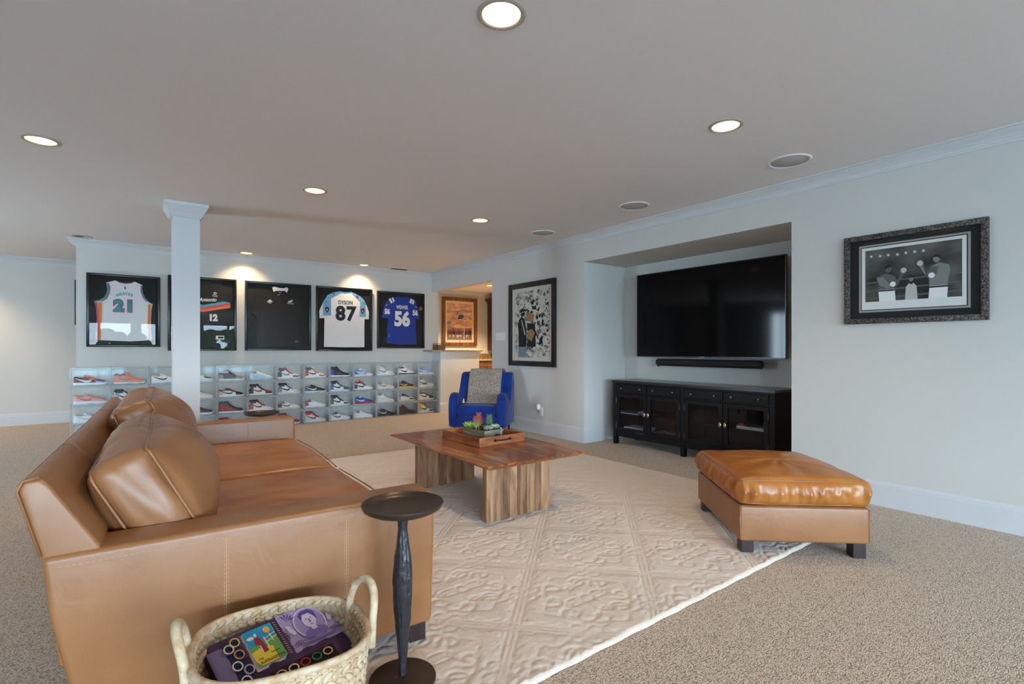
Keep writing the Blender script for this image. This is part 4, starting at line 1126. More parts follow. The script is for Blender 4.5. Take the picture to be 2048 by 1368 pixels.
for cx_, cy_, mr in ((926, 343, 1), (1330, 362, -1)): lay('side_logo', q, [(swoosh(cx_, cy_, 34, mr), 0, 1)], [PR], j, -.028, .001)
glaze(t, W_, H_, .03, -.044)
# 5: royal blue football jersey, WEAVER 56
x0, z0, W_, H_ = 3.459, 1.203, .924, 1.030
t = frame('framed royal blue football jersey with number 56, at the right end of the row', (x0, YJ, z0), 0, W_, H_, .030, .055, m_ffr, group=JG)
q = Quad(1477, 1980, 226, 257, 848, 840, W_, H_)
j = lay('jersey', q, [([(1650, 298), (1690, 285), (1740, 297), (1795, 290), (1840, 305), (1890, 345), (1915, 430), (1930, 530), (1886, 532), (1888, 640), (1896, 796), (1740, 806), (1578, 790), (1582, 640), (1590, 520), (1520, 515), (1545, 420), (1570, 350), (1600, 312)], 0, 0)], [BL], t, -.016, .010)
lay('shoulder_stripe', q, [([(1595, 314), (1613, 306), (1637, 352), (1620, 362)], 0, 1), ([(1625, 301), (1642, 296), (1658, 338), (1646, 350)], 0, 1), ([(1815, 350), (1832, 308), (1850, 315), (1836, 360)], 0, 1), ([(1842, 364), (1856, 320), (1873, 328), (1862, 372)], 0, 1)], [PR], j, -.026)
tx('lettering', 'WEAVER', q, 1738, 404, 40, PR, j, -.0275, .03, .62)
tx('number', '56', q, 1738, 535, 150, PR, j, -.0275, .07, .86)
tx('sleeve_number', '56', q, 1580, 452, 54, PR, j, -.0275, .07, .80)
tx('sleeve_number', '56', q, 1880, 464, 54, PR, j, -.0275, .07, .80)
for cx_, cy_, mr in ((1576, 382, 1), (1886, 398, -1)): lay('side_logo', q, [(swoosh(cx_, cy_, 24, mr), 0, 1)], [PR], j, -.026)
lay('signature', q, [([(1592, 690), (1612, 688), (1612, 692), (1596, 694), (1600, 712), (1612, 714), (1608, 722), (1592, 720)], 0, 1)], [mat('ink_silver', (110, 130, 190), .5)], j, -.026)
lay('certificate_sticker', q, [([(1930, 396), (1962, 394), (1962, 432), (1930, 436)], 0, 1)], [mat('bronze_sticker', (160, 96, 70), .5)], t, -.013)
glaze(t, W_, H_, .03, -.044)

# ---------------------------------------------------------------- boxing print on the right wall
m_hfr = mat('hammered_silver', (118, 114, 110), .45, .55, bump=(110, .9, .006), vary=((52, 50, 50), 130, .40, .56))
YL, YR_, ZB, ZT = 1.66, .806, 1.391, 2.077
W_, H_ = YL - YR_, ZT - ZB
t = frame('framed black and white boxing photograph on the right wall', (XR - .001, YL, ZB), R(-90), W_, H_, .040, .035, m_hfr, 'picture', None, 'framed_picture', mat('black_mat', (12, 15, 19), .75))
G = lambda n, v: mat('gray_%s' % n, (v, v, v), .7)
part('fillet', MB().box(.100, W_ - .094, -.015, -.012, .088, H_ - .080).box(.106, W_ - .100, -.017, -.012, .094, H_ - .086), [mat('fillet_silver', (168, 162, 158), .4, .3)], t)
part('inner_mat', MB().box(.112, W_ - .107, -.0172, -.0168, .101, H_ - .093), G('line', 20), t)
part('white_mat', MB().box(.119, W_ - .114, -.0182, -.0172, .107, H_ - .100), G('paper', 226), t)
px0, px1, pz0, pz1 = .143, W_ - .137, .168, H_ - .122
def gray_bg():
    m = mat('photo_background', (40, 40, 40), .6); tt = m.node_tree; p = tt.nodes['Principled BSDF']; tc = tt.nodes['Texture Coordinate']
    n = tt.nodes.new('ShaderNodeTexNoise'); n.inputs['Scale'].default_value = 5; n.inputs['Detail'].default_value = 4
    r = tt.nodes.new('ShaderNodeValToRGB'); r.color_ramp.elements[0].color = lin((14, 14, 14)); r.color_ramp.elements[0].position = .4; r.color_ramp.elements[1].color = lin((104, 104, 104)); r.color_ramp.elements[1].position = .72
    tt.links.new(tc.outputs['Object'], n.inputs['Vector']); tt.links.new(n.outputs[0], r.inputs[0]); tt.links.new(r.outputs[0], p.inputs['Base Color']); return m
pw_, ph_ = px1 - px0, pz1 - pz0
g = lambda x, y: (px0 + x * pw_, pz0 + (1 - y) * ph_)
P = [([(0, 0), (1, 0), (1, 1), (0, 1)], 0, 0)]
for k, (lx, ly) in enumerate(((.07, .12), (.17, .13), (.26, .13), (.36, .14), (.45, .13), (.54, .13), (.63, .13))): P += [(circ(lx, ly, .022, .034, 12), 1, 1), (circ(lx, ly, .011, .017, 10), 4, 2)]
for ry in (.62, .78, .93): P += [([(0, ry), (1, ry - .05), (1, ry - .02), (0, ry + .03)], 2, 1)]
# plain generic figures: two boxers squaring up, an official between them
def boxer(cx, m_, sh, top):
    X = lambda a: cx + m_ * a
    return [([(X(-.10), 1), (X(-.11), .78), (X(.07), .78), (X(.08), 1)], 4, 3), ([(X(-.10), .80), (X(-.13), .52), (X(-.12), top + .17), (X(-.03), top + .11), (X(.05), top + .16), (X(.08), .55), (X(.07), .80)], sh, 2), ([(X(-.02), top + .18), (X(.06), top + .17), (X(.12), top + .33), (X(.09), top + .38), (X(.0), top + .30)], 2, 3), ([(X(.09), top + .38), (X(.12), top + .30), (X(.18), top + .12), (X(.14), top + .10)], sh, 3), (circ(X(.165), top + .09, .032, .05, 14), 5, 4),
            ([(X(-.13), top + .20), (X(-.06), top + .18), (X(.03), top + .36), (X(.0), top + .41), (X(-.09), top + .34)], 1, 4), (circ(X(.05), top + .33, .032, .05, 14), 4, 5), (circ(X(.0), top + .04, .036, .065, 18), sh, 3), ([(X(-.036), top + .05), (X(-.036), top - .01), (X(.0), top - .04), (X(.032), top - .01), (X(.03), top + .01), (X(-.01), top + .01)], 3, 4), ([(X(-.11), .785), (X(.07), .785), (X(.07), .815), (X(-.11), .815)], 3, 4)]
P += boxer(.26, 1, 2, .36) + boxer(.76, -1, 1, .26)
P += [([(.44, 1), (.45, .76), (.48, .70), (.53, .70), (.56, .76), (.57, 1)], 5, 2), (circ(.505, .62, .024, .05, 14), 1, 3), ([(.48, .60), (.49, .56), (.52, .56), (.53, .60)], 3, 4), ([(.49, .70), (.52, .70), (.515, .72), (.495, .72)], 3, 4)]
lay('photograph', g, P, [gray_bg(), G('mid', 128), G('dim', 92), G('ink', 10), G('bright', 236), G('pale', 190), G('dark', 50)], t, -.0182, .0002)
glaze(t, W_, H_, .040, -.026)

# ---------------------------------------------------------------- collage print beside the bar opening
YL, YR_, ZB, ZT = 6.19, 5.128, .945, 2.157
W_, H_ = YL - YR_, ZT - ZB
t = frame('tall black-framed collage print of a dark figure, beside the bar opening', (XR - .001, YL, ZB), R(-90), W_, H_, .075, .035, mat('frame_brown_black', (22, 18, 18), .35), 'picture', None, 'framed_picture', mat('cream_mat', (214, 208, 196), .7))
px0, px1, pz0, pz1 = .135, W_ - .125, .125, H_ - .125
pw_, ph_ = px1 - px0, pz1 - pz0
g = lambda x, y: (px0 + x * pw_, pz0 + (1 - y) * ph_)
rnd = random.Random(12)
P = [([(0, 0), (1, 0), (1, 1), (0, 1)], 3, 0)]
for k in range(420):
    x, y = rnd.random(), rnd.random(); s_ = rnd.uniform(.02, .07)
    a = rnd.uniform(0, 6.28); n = rnd.choice([3, 4, 4, 5])
    pts = [(min(1, max(0, x + s_ * rnd.uniform(.5, 1) * math.cos(a + 6.28 * i / n))), min(1, max(0, y + s_ * .75 * rnd.uniform(.5, 1) * math.sin(a + 6.28 * i / n)))) for i in range(n)]
    mid = .15 < y < .85 and x > .35
    mi = rnd.choice([0, 0, 1, 2, 3, 3, 4] if mid and x < .75 and y < .5 else ([1, 1, 2, 3, 0, 3, 5] if mid else [1, 2, 2, 2, 3, 6, 2, 1]))
    P.append((pts, mi, 1 + k % 5))
P += [([(.12, .62), (.10, .50), (.14, .42), (.22, .37), (.30, .44), (.34, .54), (.36, .62), (.35, .84), (.12, .84)], 0, 7), (circ(.24, .33, .065, .05, 14), 0, 8), ([(.15, .315), (.17, .27), (.24, .255), (.32, .275), (.37, .30), (.30, .305)], 0, 9), ([(.17, .325), (.30, .30), (.31, .307), (.18, .333)], 3, 10),
      ([(.34, .36), (.46, .33), (.58, .36), (.55, .47), (.36, .45)], 4, 7), ([(.40, .60), (.50, .57), (.60, .63), (.50, .76), (.40, .72)], 4, 7), ([(.36, .48), (.60, .5), (.62, .84), (.36, .84), (.42, .66)], 0, 6), ([(.30, .66), (.33, .66), (.22, .43), (.2, .43)], 3, 9),
      ([(.12, .84), (.34, .84), (.34, 1), (.12, 1)], 5, 6)]
lay('print', g, P, [mat('ink_black', (18, 16, 18), .7), mat('ink_gray', (110, 108, 108), .7), mat('ink_light', (176, 172, 166), .7), mat('ink_pale', (212, 208, 200), .7), mat('ink_tan', (160, 124, 84), .7), mat('ink_blue_gray', (124, 134, 150), .7), mat('ink_sage', (130, 136, 112), .7)], t, -.0125, .0002)
glaze(t, W_, H_, .075, -.022)

# ---------------------------------------------------------------- painting of a flag at sunset in the bar room
m_gold = wood('gilt_walnut_frame', (158, 96, 44), (92, 46, 18), 'Z', 10, .3, coat=.3)
x0, z0, W_, H_ = 5.984, 1.266, 1.006, 1.202
t = frame('gilt-framed painting of a flag over a city at sunset, in the bar room', (x0, YF - .001, z0), 0, W_, H_, .088, .06, m_gold, 'picture', None, 'framed_picture', mat('linen_liner', (226, 208, 176), .7), .016)
part('liner', MB().box(.078, W_ - .078, -.022, -.012, .078, H_ - .078), mat('linen_liner', (226, 208, 176), .7), t)
px0, px1, pz0, pz1 = .142, W_ - .146, .146, H_ - .150
pw_, ph_ = px1 - px0, pz1 - pz0
g = lambda x, y: (px0 + x * pw_, pz0 + (1 - y) * ph_)
def sky_paint():
    m = mat('painted_sunset', (200, 160, 120), .6); tt = m.node_tree; p = tt.nodes['Principled BSDF']; tc = tt.nodes['Texture Coordinate']
    mp = tt.nodes.new('ShaderNodeMapping'); mp.inputs['Scale'].default_value = (2.2, 1, 7)
    n = tt.nodes.new('ShaderNodeTexNoise'); n.inputs['Scale'].default_value = 1.6; n.inputs['Detail'].default_value = 5; n.inputs['Distortion'].default_value = .8
    r = tt.nodes.new('ShaderNodeValToRGB'); r.color_ramp.elements[0].color = lin((150, 124, 140)); r.color_ramp.elements[0].position = .36; r.color_ramp.elements[1].color = lin((240, 206, 150)); r.color_ramp.elements[1].position = .68
    e = r.color_ramp.elements.new(.52); e.color = lin((222, 170, 130))
    tt.links.new(tc.outputs['Object'], mp.inputs[0]); tt.links.new(mp.outputs[0], n.inputs['Vector']); tt.links.new(n.outputs[0], r.inputs[0]); tt.links.new(r.outputs[0], p.inputs['Base Color']); return m
P = [([(0, 0), (1, 0), (1, .84), (0, .84)], 0, 0), ([(0, .84), (1, .84), (1, 1), (0, 1)], 5, 0), ([(0, .70), (.25, .67), (.6, .68), (1, .66), (1, .86), (0, .86)], 7, 1)]
rnd = random.Random(3)
for k in range(46):
    x = k / 46 + rnd.uniform(0, .01); w_ = rnd.uniform(.01, .03); h_ = rnd.uniform(.04, .13)
    P.append(([(x, .83 - h_), (min(1, x + w_), .83 - h_), (min(1, x + w_), .85), (x, .85)], rnd.choice([1, 1, 6, 8]), 2))
    if k % 2: P.append(([(x, .86), (min(1, x + .02), .86), (min(1, x + .015), rnd.uniform(.88, .97)), (x, .9)], rnd.choice([1, 2, 4]), 2))
P += [([(.672, .20), (.682, .20), (.688, .98), (.668, .98)], 2, 4), (circ(.677, .185, .016, .018, 10), 4, 4), ([(.655, .205), (.70, .205), (.70, .225), (.655, .225)], 4, 4)]
fl = [(.665, .29), (.60, .31), (.52, .30), (.45, .34)]; fb = [(.655, .48), (.52, .52), (.36, .55), (.24, .62)]
for k in range(9):
    f0, f1 = k / 9, (k + 1) / 9
    top = [(a[0] + (b_[0] - a[0]) * f0, a[1] + (b_[1] - a[1]) * f0) for a, b_ in zip(fl, fb)]; bot = [(a[0] + (b_[0] - a[0]) * f1, a[1] + (b_[1] - a[1]) * f1) for a, b_ in zip(fl, fb)]
    P.append((top + bot[::-1], 3 if k % 2 == 0 else 2, 3))
P.append(([(.665, .29), (.60, .31), (.52, .30), (.45, .34), (.42, .43), (.52, .41), (.63, .40), (.66, .395)], 6, 4))
for k in range(8): P.append((circ(.49 + (k % 4) * .045, .34 + (k // 4) * .035, .007, .006, 5), 2, 5))
lay('canvas', g, P, [sky_paint(), mat('pt_dark', (56, 40, 46), .6), mat('pt_cream', (238, 224, 196), .6), mat('pt_red', (168, 50, 44), .6), mat('pt_gold', (206, 150, 84), .6), mat('pt_water', (120, 104, 112), .6), mat('pt_blue', (52, 56, 96), .6), mat('pt_haze', (142, 98, 96), .6), mat('pt_brown', (96, 62, 54), .6)], t, -.0222, .0006)
part('title_plate', MB().box(W_ / 2 - .03, W_ / 2 + .03, -.024, -.022, .105, .118), mat('brass', (90, 70, 40), .4, .6), t)
# picture whose edge shows on the far wall, left
t = frame('black picture frame on the far wall, only its edge showing left of the jersey wall', (-.806, YF - .001, 1.586), 0, .55, .738, .03, .03, m_ffr, 'picture', None, 'framed_picture', mat('gray_print', (120, 120, 118), .7))
part('print', MB().box(.08, .47, -.016, -.012, .08, .66), mat('gray_print2', (150, 148, 144), .7), t)
glaze(t, .55, .738, .03, -.02)
# ---------------------------------------------------------------- clear shoe crates and the sneakers in them
m_clear = glass('crate_clear', (254, 255, 255), 0.8, 0.03, 1.40, veil=0.012)
m_edge = glass('crate_edge', (226, 232, 238), 0.9, 0.05, 1.5, veil=0.38)
m_peg = mat('dark_peg', (52, 44, 58), .5)
CW, CH, CD = 0.4006, 0.2388, 0.25
def crate_proto():
    t = thing('shoe_crate', '', 'shoe crate', group='clear shoe crates stacked along the back wall')
    e = 0.0015; g = .0006
    b = MB()
    b.box(g, CW - g, .004, CD, g, g + .002).box(g, CW - g, .004, CD, CH - g - .002, CH - g).box(g, g + .002, .004, CD, g + .002, CH - g - .002).box(CW - g - .002, CW - g, .004, CD, g + .002, CH - g - .002).box(g + .002, CW - g - .002, CD - .002, CD, g + .002, CH - g - .002)
    part('shell', b, m_clear, t)
    b = MB(); w_ = .010
    b.box(g, CW - g, 0, .010, g, w_).box(g, CW - g, 0, .010, CH - w_, CH - g).box(g, w_, 0, .010, w_, CH - w_).box(CW - w_, CW - g, 0, .010, w_, CH - w_)
    for x in (g, CW - .008):
        b.box(x, x + .006, .01, CD, g, .007).box(x, x + .006, .01, CD, CH - .007, CH - g)
    b.box(.03, CW - .03, CD - .006, CD - .002, CH - .02, CH - .014)
    part('front_frame', b, m_edge, t)
    b = MB().box(.016, CW - .016, .002, .004, .016, CH - .016)
    d = part('door', b, m_clear, t)
    b = MB()
    x0, x1, z0, z1 = .016, CW - .016, .016, CH - .016
    b.box(x0, x1, -.001, .005, z0, z0 + .004).box(x0, x1, -.001, .005, z1 - .004, z1).box(x0, x0 + .004, -.001, .005, z0, z1).box(x1 - .004, x1, -.001, .005, z0, z1)
    b.box(CW / 2 - .03, CW / 2 + .03, -.004, .002, z0 - .002, z0 + .008)
    part('door_rim', b, m_edge, d)
    b = MB()
    for x, z in ((CW - .003, .003), (CW - .003, CH - .003)):
        b.box(x - .005, x + .0025, -.003, .008, z - .0035, z + .0035)
    part('connector', b, m_peg, t)
    return t

L_ = 0.335
ST = [0, .02, .05, .09, .13, .17, .21, .25, .29, .33, .37, .41, .45, .49, .53, .57, .61, .65, .69, .73, .77, .81, .85, .89, .93, .965, .985, 1.0]
def interp(tab, s):
    for (a, x), (b_, y) in zip(tab, tab[1:]):
        if a <= s <= b_: return x + (y - x) * (s - a) / (b_ - a)
    return tab[-1][1]
TOP = {'hi': [(0, .150), (.03, .182), (.08, .192), (.18, .188), (.28, .190), (.335, .186), (.38, .164), (.44, .140), (.52, .116), (.62, .095), (.72, .083), (.82, .076), (.90, .068), (.96, .055), (1, .034)],
       'mid': [(0, .125), (.03, .152), (.08, .158), (.18, .142), (.28, .152), (.36, .160), (.44, .140), (.52, .117), (.62, .096), (.72, .083), (.82, .075), (.90, .067), (.96, .054), (1, .034)],
       'low': [(0, .100), (.03, .122), (.08, .122), (.16, .106), (.26, .104), (.34, .118), (.40, .124), (.46, .116), (.54, .101), (.62, .090), (.72, .080), (.82, .072), (.90, .063), (.96, .052), (1, .034)]}
TOP['run'] = [(a, z * 1.0 + .006) for a, z in TOP['low']]
WID = [(0, .016), (.03, .028), (.10, .037), (.2, .038), (.35, .037), (.5, .041), (.62, .047), (.75, .050), (.86, .045), (.94, .032), (.98, .018), (1, .006)]
def zb_(kind, s): return (.036 if kind != 'run' else .044) - .006 * s + (.010 * max(0, s - .85) / .15)
def pw_s(s): return .75 - .42 * max(0, min(1, (.42 - s) / .1))
def upper_mesh(kind):
    nv = 15; n = len(ST); me = bpy.data.meshes.new('upper_' + kind); V = []; F = []; Z = []
    for s in ST:
        zt, zb, w_ = interp(TOP[kind], s), zb_(kind, s) - .004, interp(WID, s)
        for k in range(nv):
            ph = PI * k / (nv - 1); c_ = math.cos(ph); sn = math.sin(ph)
            y = -w_ * math.copysign(abs(c_) ** .55, c_); z = zb + (zt - zb) * sn ** pw_s(s)
            nar = 1 - .42 * max(0, (z - .06) / .13) * (1 if s < .5 else .5); y *= nar
            if kind != 'x' and .045 < s < .345 and 5 <= k <= 9: z -= .045 if kind != 'hi' else .05
            V.append((s * L_, y, z))
    for i in range(n - 1):
        for k in range(nv - 1):
            F.append((i * nv + k, (i + 1) * nv + k, (i + 1) * nv + k + 1, i * nv + k + 1))
            sm = (ST[i] + ST[i + 1]) / 2; zc = sum(V[q][2] for q in F[-1]) / 4; zt, zb = interp(TOP[kind], sm), zb_(kind, sm); r_ = (zc - zb) / max(zt - zb, .01)
            hi = kind in ('hi', 'mid')
            if sm < .36 and 4 < k < 9: z_ = 6
            elif sm < .37 and zc > (.138 if kind == 'hi' else .118 if kind == 'mid' else .096): z_ = 1
            elif sm < .19 and zc < (.10 if hi else .2): z_ = 2
            elif .33 < sm < .64 and r_ > .70 - .5 * (sm > .55) * (sm - .55): z_ = 3
            elif sm > .64 and (r_ < .50 or sm > .94): z_ = 4
            elif sm > .66: z_ = 5
            else: z_ = 0
            Z.append(z_)
    me.from_pydata(V, [], F)
    for _ in range(7): me.materials.append(m_peg)
    me.polygons.foreach_set('material_index', Z); smooth_mesh(me, 180); me.update(); return me
def sole_mesh(kind):
    b = MB(); t = bmesh.new(); rows = []
    for lev, gx in ((0, .94), (.25, 1.0), (.9, 1.0), (1.0, .97)):
        row = []
        for sgn in (1, -1):
            for s in (ST if sgn == 1 else ST[::-1]):
                zt = zb_(kind, s) + .002; spring = .016 * max(0, (s - .72) / .28) ** 2 + .006 * max(0, (.08 - s) / .08)
                z = spring * (1 - lev) + lev * zt
                row.append(t.verts.new((-.004 + s * (L_ + .010) , sgn * (interp(WID, s) + .006) * gx, z)))
        rows.append(row)
    n = len(rows[0])
    for a in range(3):
        for i in range(n): t.faces.new((rows[a][i], rows[a][(i + 1) % n], rows[a + 1][(i + 1) % n], rows[a + 1][i])).material_index = 1 if a == 0 else 0
    for r_, mi in ((rows[0], 1), (rows[-1], 0)):
        for i in range(len(ST) - 1): t.faces.new((r_[i], r_[i + 1], r_[n - 2 - i], r_[n - 1 - i])).material_index = mi
    bmesh.ops.recalc_face_normals(t, faces=t.faces[:])
    me = bpy.data.meshes.new('sole_' + kind); t.to_mesh(me); t.free(); me.materials.append(m_peg); me.materials.append(m_peg); smooth_mesh(me, 50); return me
def side_y(kind, s, z):
    zt, zb, w_ = interp(TOP[kind], s), zb_(kind, s) - .004, interp(WID, s)
    sn = max(0, min(1, (z - zb) / (zt - zb))) ** (1 / pw_s(s)); c_ = math.sqrt(max(0, 1 - sn * sn))
    return w_ * c_ ** .55 * (1 - .42 * max(0, (z - .06) / .13) * (1 if s < .5 else .5))
def swoosh_mesh(kind):
    k = {'hi': 1.0, 'mid': .92, 'low': .80, 'run': .84}[kind]
    up = [(.035, .124), (.10, .112), (.18, .099), (.26, .088), (.34, .080), (.42, .078), (.48, .084), (.535, .101)]
    lo = [(.035, .121), (.10, .103), (.18, .084), (.26, .068), (.34, .057), (.42, .053), (.50, .062), (.545, .098)]
    b = MB()
    for sg in (-1, 1):
        for i in range(len(up) - 1):
            P = []
            for s, z in (up[i], up[i + 1], lo[i + 1], lo[i]):
                z = .004 + z * k; P.append((s * L_, sg * (side_y(kind, s, z) + .0022), z))
            Q = [(p[0], p[1] - sg * .002, p[2]) for p in P]
            b.poly(P if sg > 0 else P[::-1])
            for a in range(4): b.poly([P[a], P[(a + 1) % 4], Q[(a + 1) % 4], Q[a]])
    me = bpy.data.meshes.new('swoosh_' + kind); b.b.to_mesh(me); b.b.free(); me.materials.append(m_peg); return me
def lace_mesh(kind):
    b = MB()
    for i in range(6):
        s = .40 + i * .042; z = interp(TOP[kind], s) + .001; w_ = interp(WID, s) * .52
        b.tube([(s * L_, -w_, z - .012), (s * L_ + .003, 0, z + .003), (s * L_, w_, z - .012)], .0032, 5)
    s = .375; z = interp(TOP[kind], s)
    b.tube([(s * L_ + .012, 0, z - .002), (s * L_ + .02, -.018, z + .006), (s * L_ + .045, -.028, z - .012), (s * L_ + .03, -.02, z - .02)], .0026, 5)
    b.prism([(s * L_ - .022, z - .03), (s * L_ + .012, z - .01), (s * L_ - .010, z + .017), (s * L_ - .028, z + .012)], -.020, .020, 'Y', bev=.003)
    me = bpy.data.meshes.new('laces_' + kind); b.b.to_mesh(me); b.b.free(); me.materials.append(m_peg); smooth_mesh(me, 60); return me
SM = {k: (upper_mesh(k), sole_mesh(k), swoosh_mesh(k), lace_mesh(k)) for k in ('hi', 'mid', 'low', 'run')}
PAL = dict(w=(232, 232, 232), k=(20, 20, 24), r=(178, 26, 36), n=(28, 38, 74), b=(28, 74, 176), l=(142, 166, 222), g=(136, 138, 144), d=(66, 66, 72), c=(222, 212, 192), p=(226, 160, 156), s=(232, 138, 108), m=(112, 34, 52),
           o=(222, 106, 56), y=(230, 178, 58), t=(62, 108, 138), e=(38, 92, 96), v=(92, 48, 112), u=(186, 90, 72), h=(196, 200, 206), a=(172, 206, 228), q=(58, 40, 34), f=(214, 224, 230), i=(206, 188, 140))
def sm(ch): return mat('shoe_' + ch, PAL[ch], .5)
def sneaker(kind, code, label, x, y, z):
    """code: side, collar, heel, eyestay, toe overlay, toe box, lining, swoosh, laces, midsole, outsole"""
    t = thing('sneaker', label, 'sneaker', (x, y, z), 0, group='sneakers in the clear crates')
    for nm, me, chs in (('upper', SM[kind][0], code[:7]), ('sole', SM[kind][1], code[9:11]), ('side_stripe', SM[kind][2], code[7]), ('laces', SM[kind][3], code[8])):
        if nm == 'side_stripe' and code[7] == '-': continue
        o = bpy.data.objects.new(nm, me); col.objects.link(o); o.parent = t
        for i, ch in enumerate(chs): o.material_slots[i].link = 'OBJECT'; o.material_slots[i].material = sm(ch)
    return t
SH = {(0, 0): ('run', 'mkmolvkwowg', 'multicoloured maroon, orange and lilac runner'), (0, 1): ('mid', 'sdsssssgsfk', 'salmon mid-top sneaker'), (0, 2): ('low', 'wcwwwwckwww', 'very pale low sneaker with a tiny dark logo'),
      (0, 3): ('low', 'fhfffdwhwfw', 'pale grey-toed low sneaker'), (0, 4): ('mid', 'dpgkgggdkwc', 'grey mid-top with a pink collar and camouflage laces'), (0, 5): ('low', 'affffwahwaf', 'pale ice-blue low sneaker'),
      (0, 6): ('hi', 'wddrdwwgrwc', 'grey, white and red high-top sneaker'), (0, 7): ('hi', 'wduuuwwdwwc', 'rust pink and white high-top sneaker'), (0, 8): ('hi', 'kkbkkkbvkwk', 'royal blue and black high-top sneaker'),
      (0, 9): ('low', 'lbblwllwwww', 'white and royal blue low sneaker'), (0, 10): ('hi', 'whhhhwwggwh', 'light grey and white high-top sneaker'), (0, 11): ('mid', 'wnwwwwnnwnw', 'white and navy mid-top sneaker with a patterned sole'), (0, 12): ('low', 'lllllllwlwf', 'light blue low sneaker with a white logo'),
      (1, 0): ('run', 'ppppppmupww', 'pink runner with a thick white sole'), (1, 1): ('hi', 'wkhkkwwkwww', 'white and black high-top sneaker'), (1, 2): ('low', 'kkkkkkwwwkk', 'black low sneaker with white stripe'), (1, 3): ('low', 'ccccccccmww', 'cream low sneaker with a mauve logo'),
      (1, 4): ('low', 'wdprkkdkkwg', 'pink, grey, black and white low sneaker'), (1, 5): ('hi', 'wkkkkrkrkwk', 'black and red high-top sneaker with a white side'), (1, 6): ('hi', 'wkgghwhkdcc', 'white, grey and black high-top sneaker'), (1, 7): ('low', 'krekkkrwkfw', 'black and red low sneaker with a white logo'),
      (1, 8): ('hi', 'wntttthnkfw', 'slate blue and white high-top sneaker'), (1, 9): ('mid', 'wrkrwwrkrwk', 'white mid-top with red and black collar'), (1, 10): ('low', 'cgcccccgcwi', 'off-white low sneaker with a grey-blue logo'), (1, 11): ('low', 'qqqkqqkikyy', 'dark brown low sneaker on a yellow sole'), (1, 12): ('mid', 'hwhhwwkkhwh', 'white and grey mid-top sneaker with dark wings'),
      (2, 0): ('low', 'whwhwwhhwwf', 'white low sneaker with grey lines'), (2, 3): ('run', 'ddddddkdkwg', 'dark grey runner with a white sole'), (2, 4): ('hi', 'mdrqqmkrkwg', 'glossy red and dark brown high-top sneaker'), (2, 5): ('hi', 'wkuuwwurrww', 'white high-top with a brick red heel and black collar'),
      (2, 6): ('low', 'whmwwwhmwcc', 'white low sneaker with maroon marks'), (2, 7): ('low', 'wrrwwwrwwwp', 'white low sneaker with a red heel and tongue'), (2, 8): ('hi', 'wkekkwkkkww', 'black, teal and white high-top sneaker'), (2, 9): ('run', 'bbbbbbwwwrw', 'blue runner with a red bubble in the sole'),
      (2, 10): ('mid', 'wwfwfwaffwa', 'white and ice-blue mid-top sneaker'), (2, 11): ('low', 'wvlkkwvwkci', 'white, black and violet low sneaker'), (2, 12): ('mid', 'wqwqqqkqwwq', 'black-brown and white mid-top sneaker'),
      (3, 0): ('low', 'wfwwwwfhwwf', 'white low sneaker showing past the sofa back'), (3, 4): ('hi', 'krkrkkrwrwr', 'high-top with a red collar just above the sofa arm'), (3, 6): ('hi', 'krkkrrkkkwr', 'red and black high-top sneaker'), (3, 7): ('hi', 'wrcrccwmmww', 'maroon and cream high-top sneaker'),
      (3, 8): ('low', 'whwwwwhvvww', 'white low sneaker with purple laces and logo'), (3, 9): ('low', 'wwwwwwwwwww', 'all-white low sneaker'), (3, 10): ('low', 'kddkkkdhdkk', 'black and dark grey low sneaker'), (3, 11): ('mid', 'qqqqqqq-qqq', 'dark brown boot-like sneaker'), (3, 12): ('hi', 'wyyykwkkkww', 'yellow, black and white high-top sneaker')}
ROWN = ['top', 'second', 'third', 'bottom']
COLN = ['leftmost', 'second from left', 'third from left', 'fourth from left', 'fifth from left', 'sixth from left', 'seventh, middle', 'sixth from right', 'fifth from right', 'fourth from right', 'third from right', 'second from right', 'rightmost']
proto = crate_proto(); first = True
for rw in range(3, -1, -1):
    for cl in range(13):
        c = proto if first else copy_tree(proto); first = False
        x, y, z = -0.665 + cl * 0.4013, 8.372 + 0.0068 * cl, (3 - rw) * CH
        c.location = (x, y, z)
        if (rw, cl) in SH:
            kind, code, lab = SH[(rw, cl)]
            c['label'] = 'clear crate, %s row, %s, holding the %s' % (ROWN[rw], COLN[cl].replace(',', ''), ' '.join(lab.split()[:4]).rstrip(','))
            c['label'] = ' '.join(c['label'].split()[:16])
            sneaker(kind, code, ' '.join((lab + ', ' + ROWN[rw] + ' crate row').split()[:16]), x + .030, y + .105, z + .0027)
        else:
            c['label'] = 'clear crate, %s row, %s, hidden behind the sofa' % (ROWN[rw], COLN[cl].replace(',', ''))
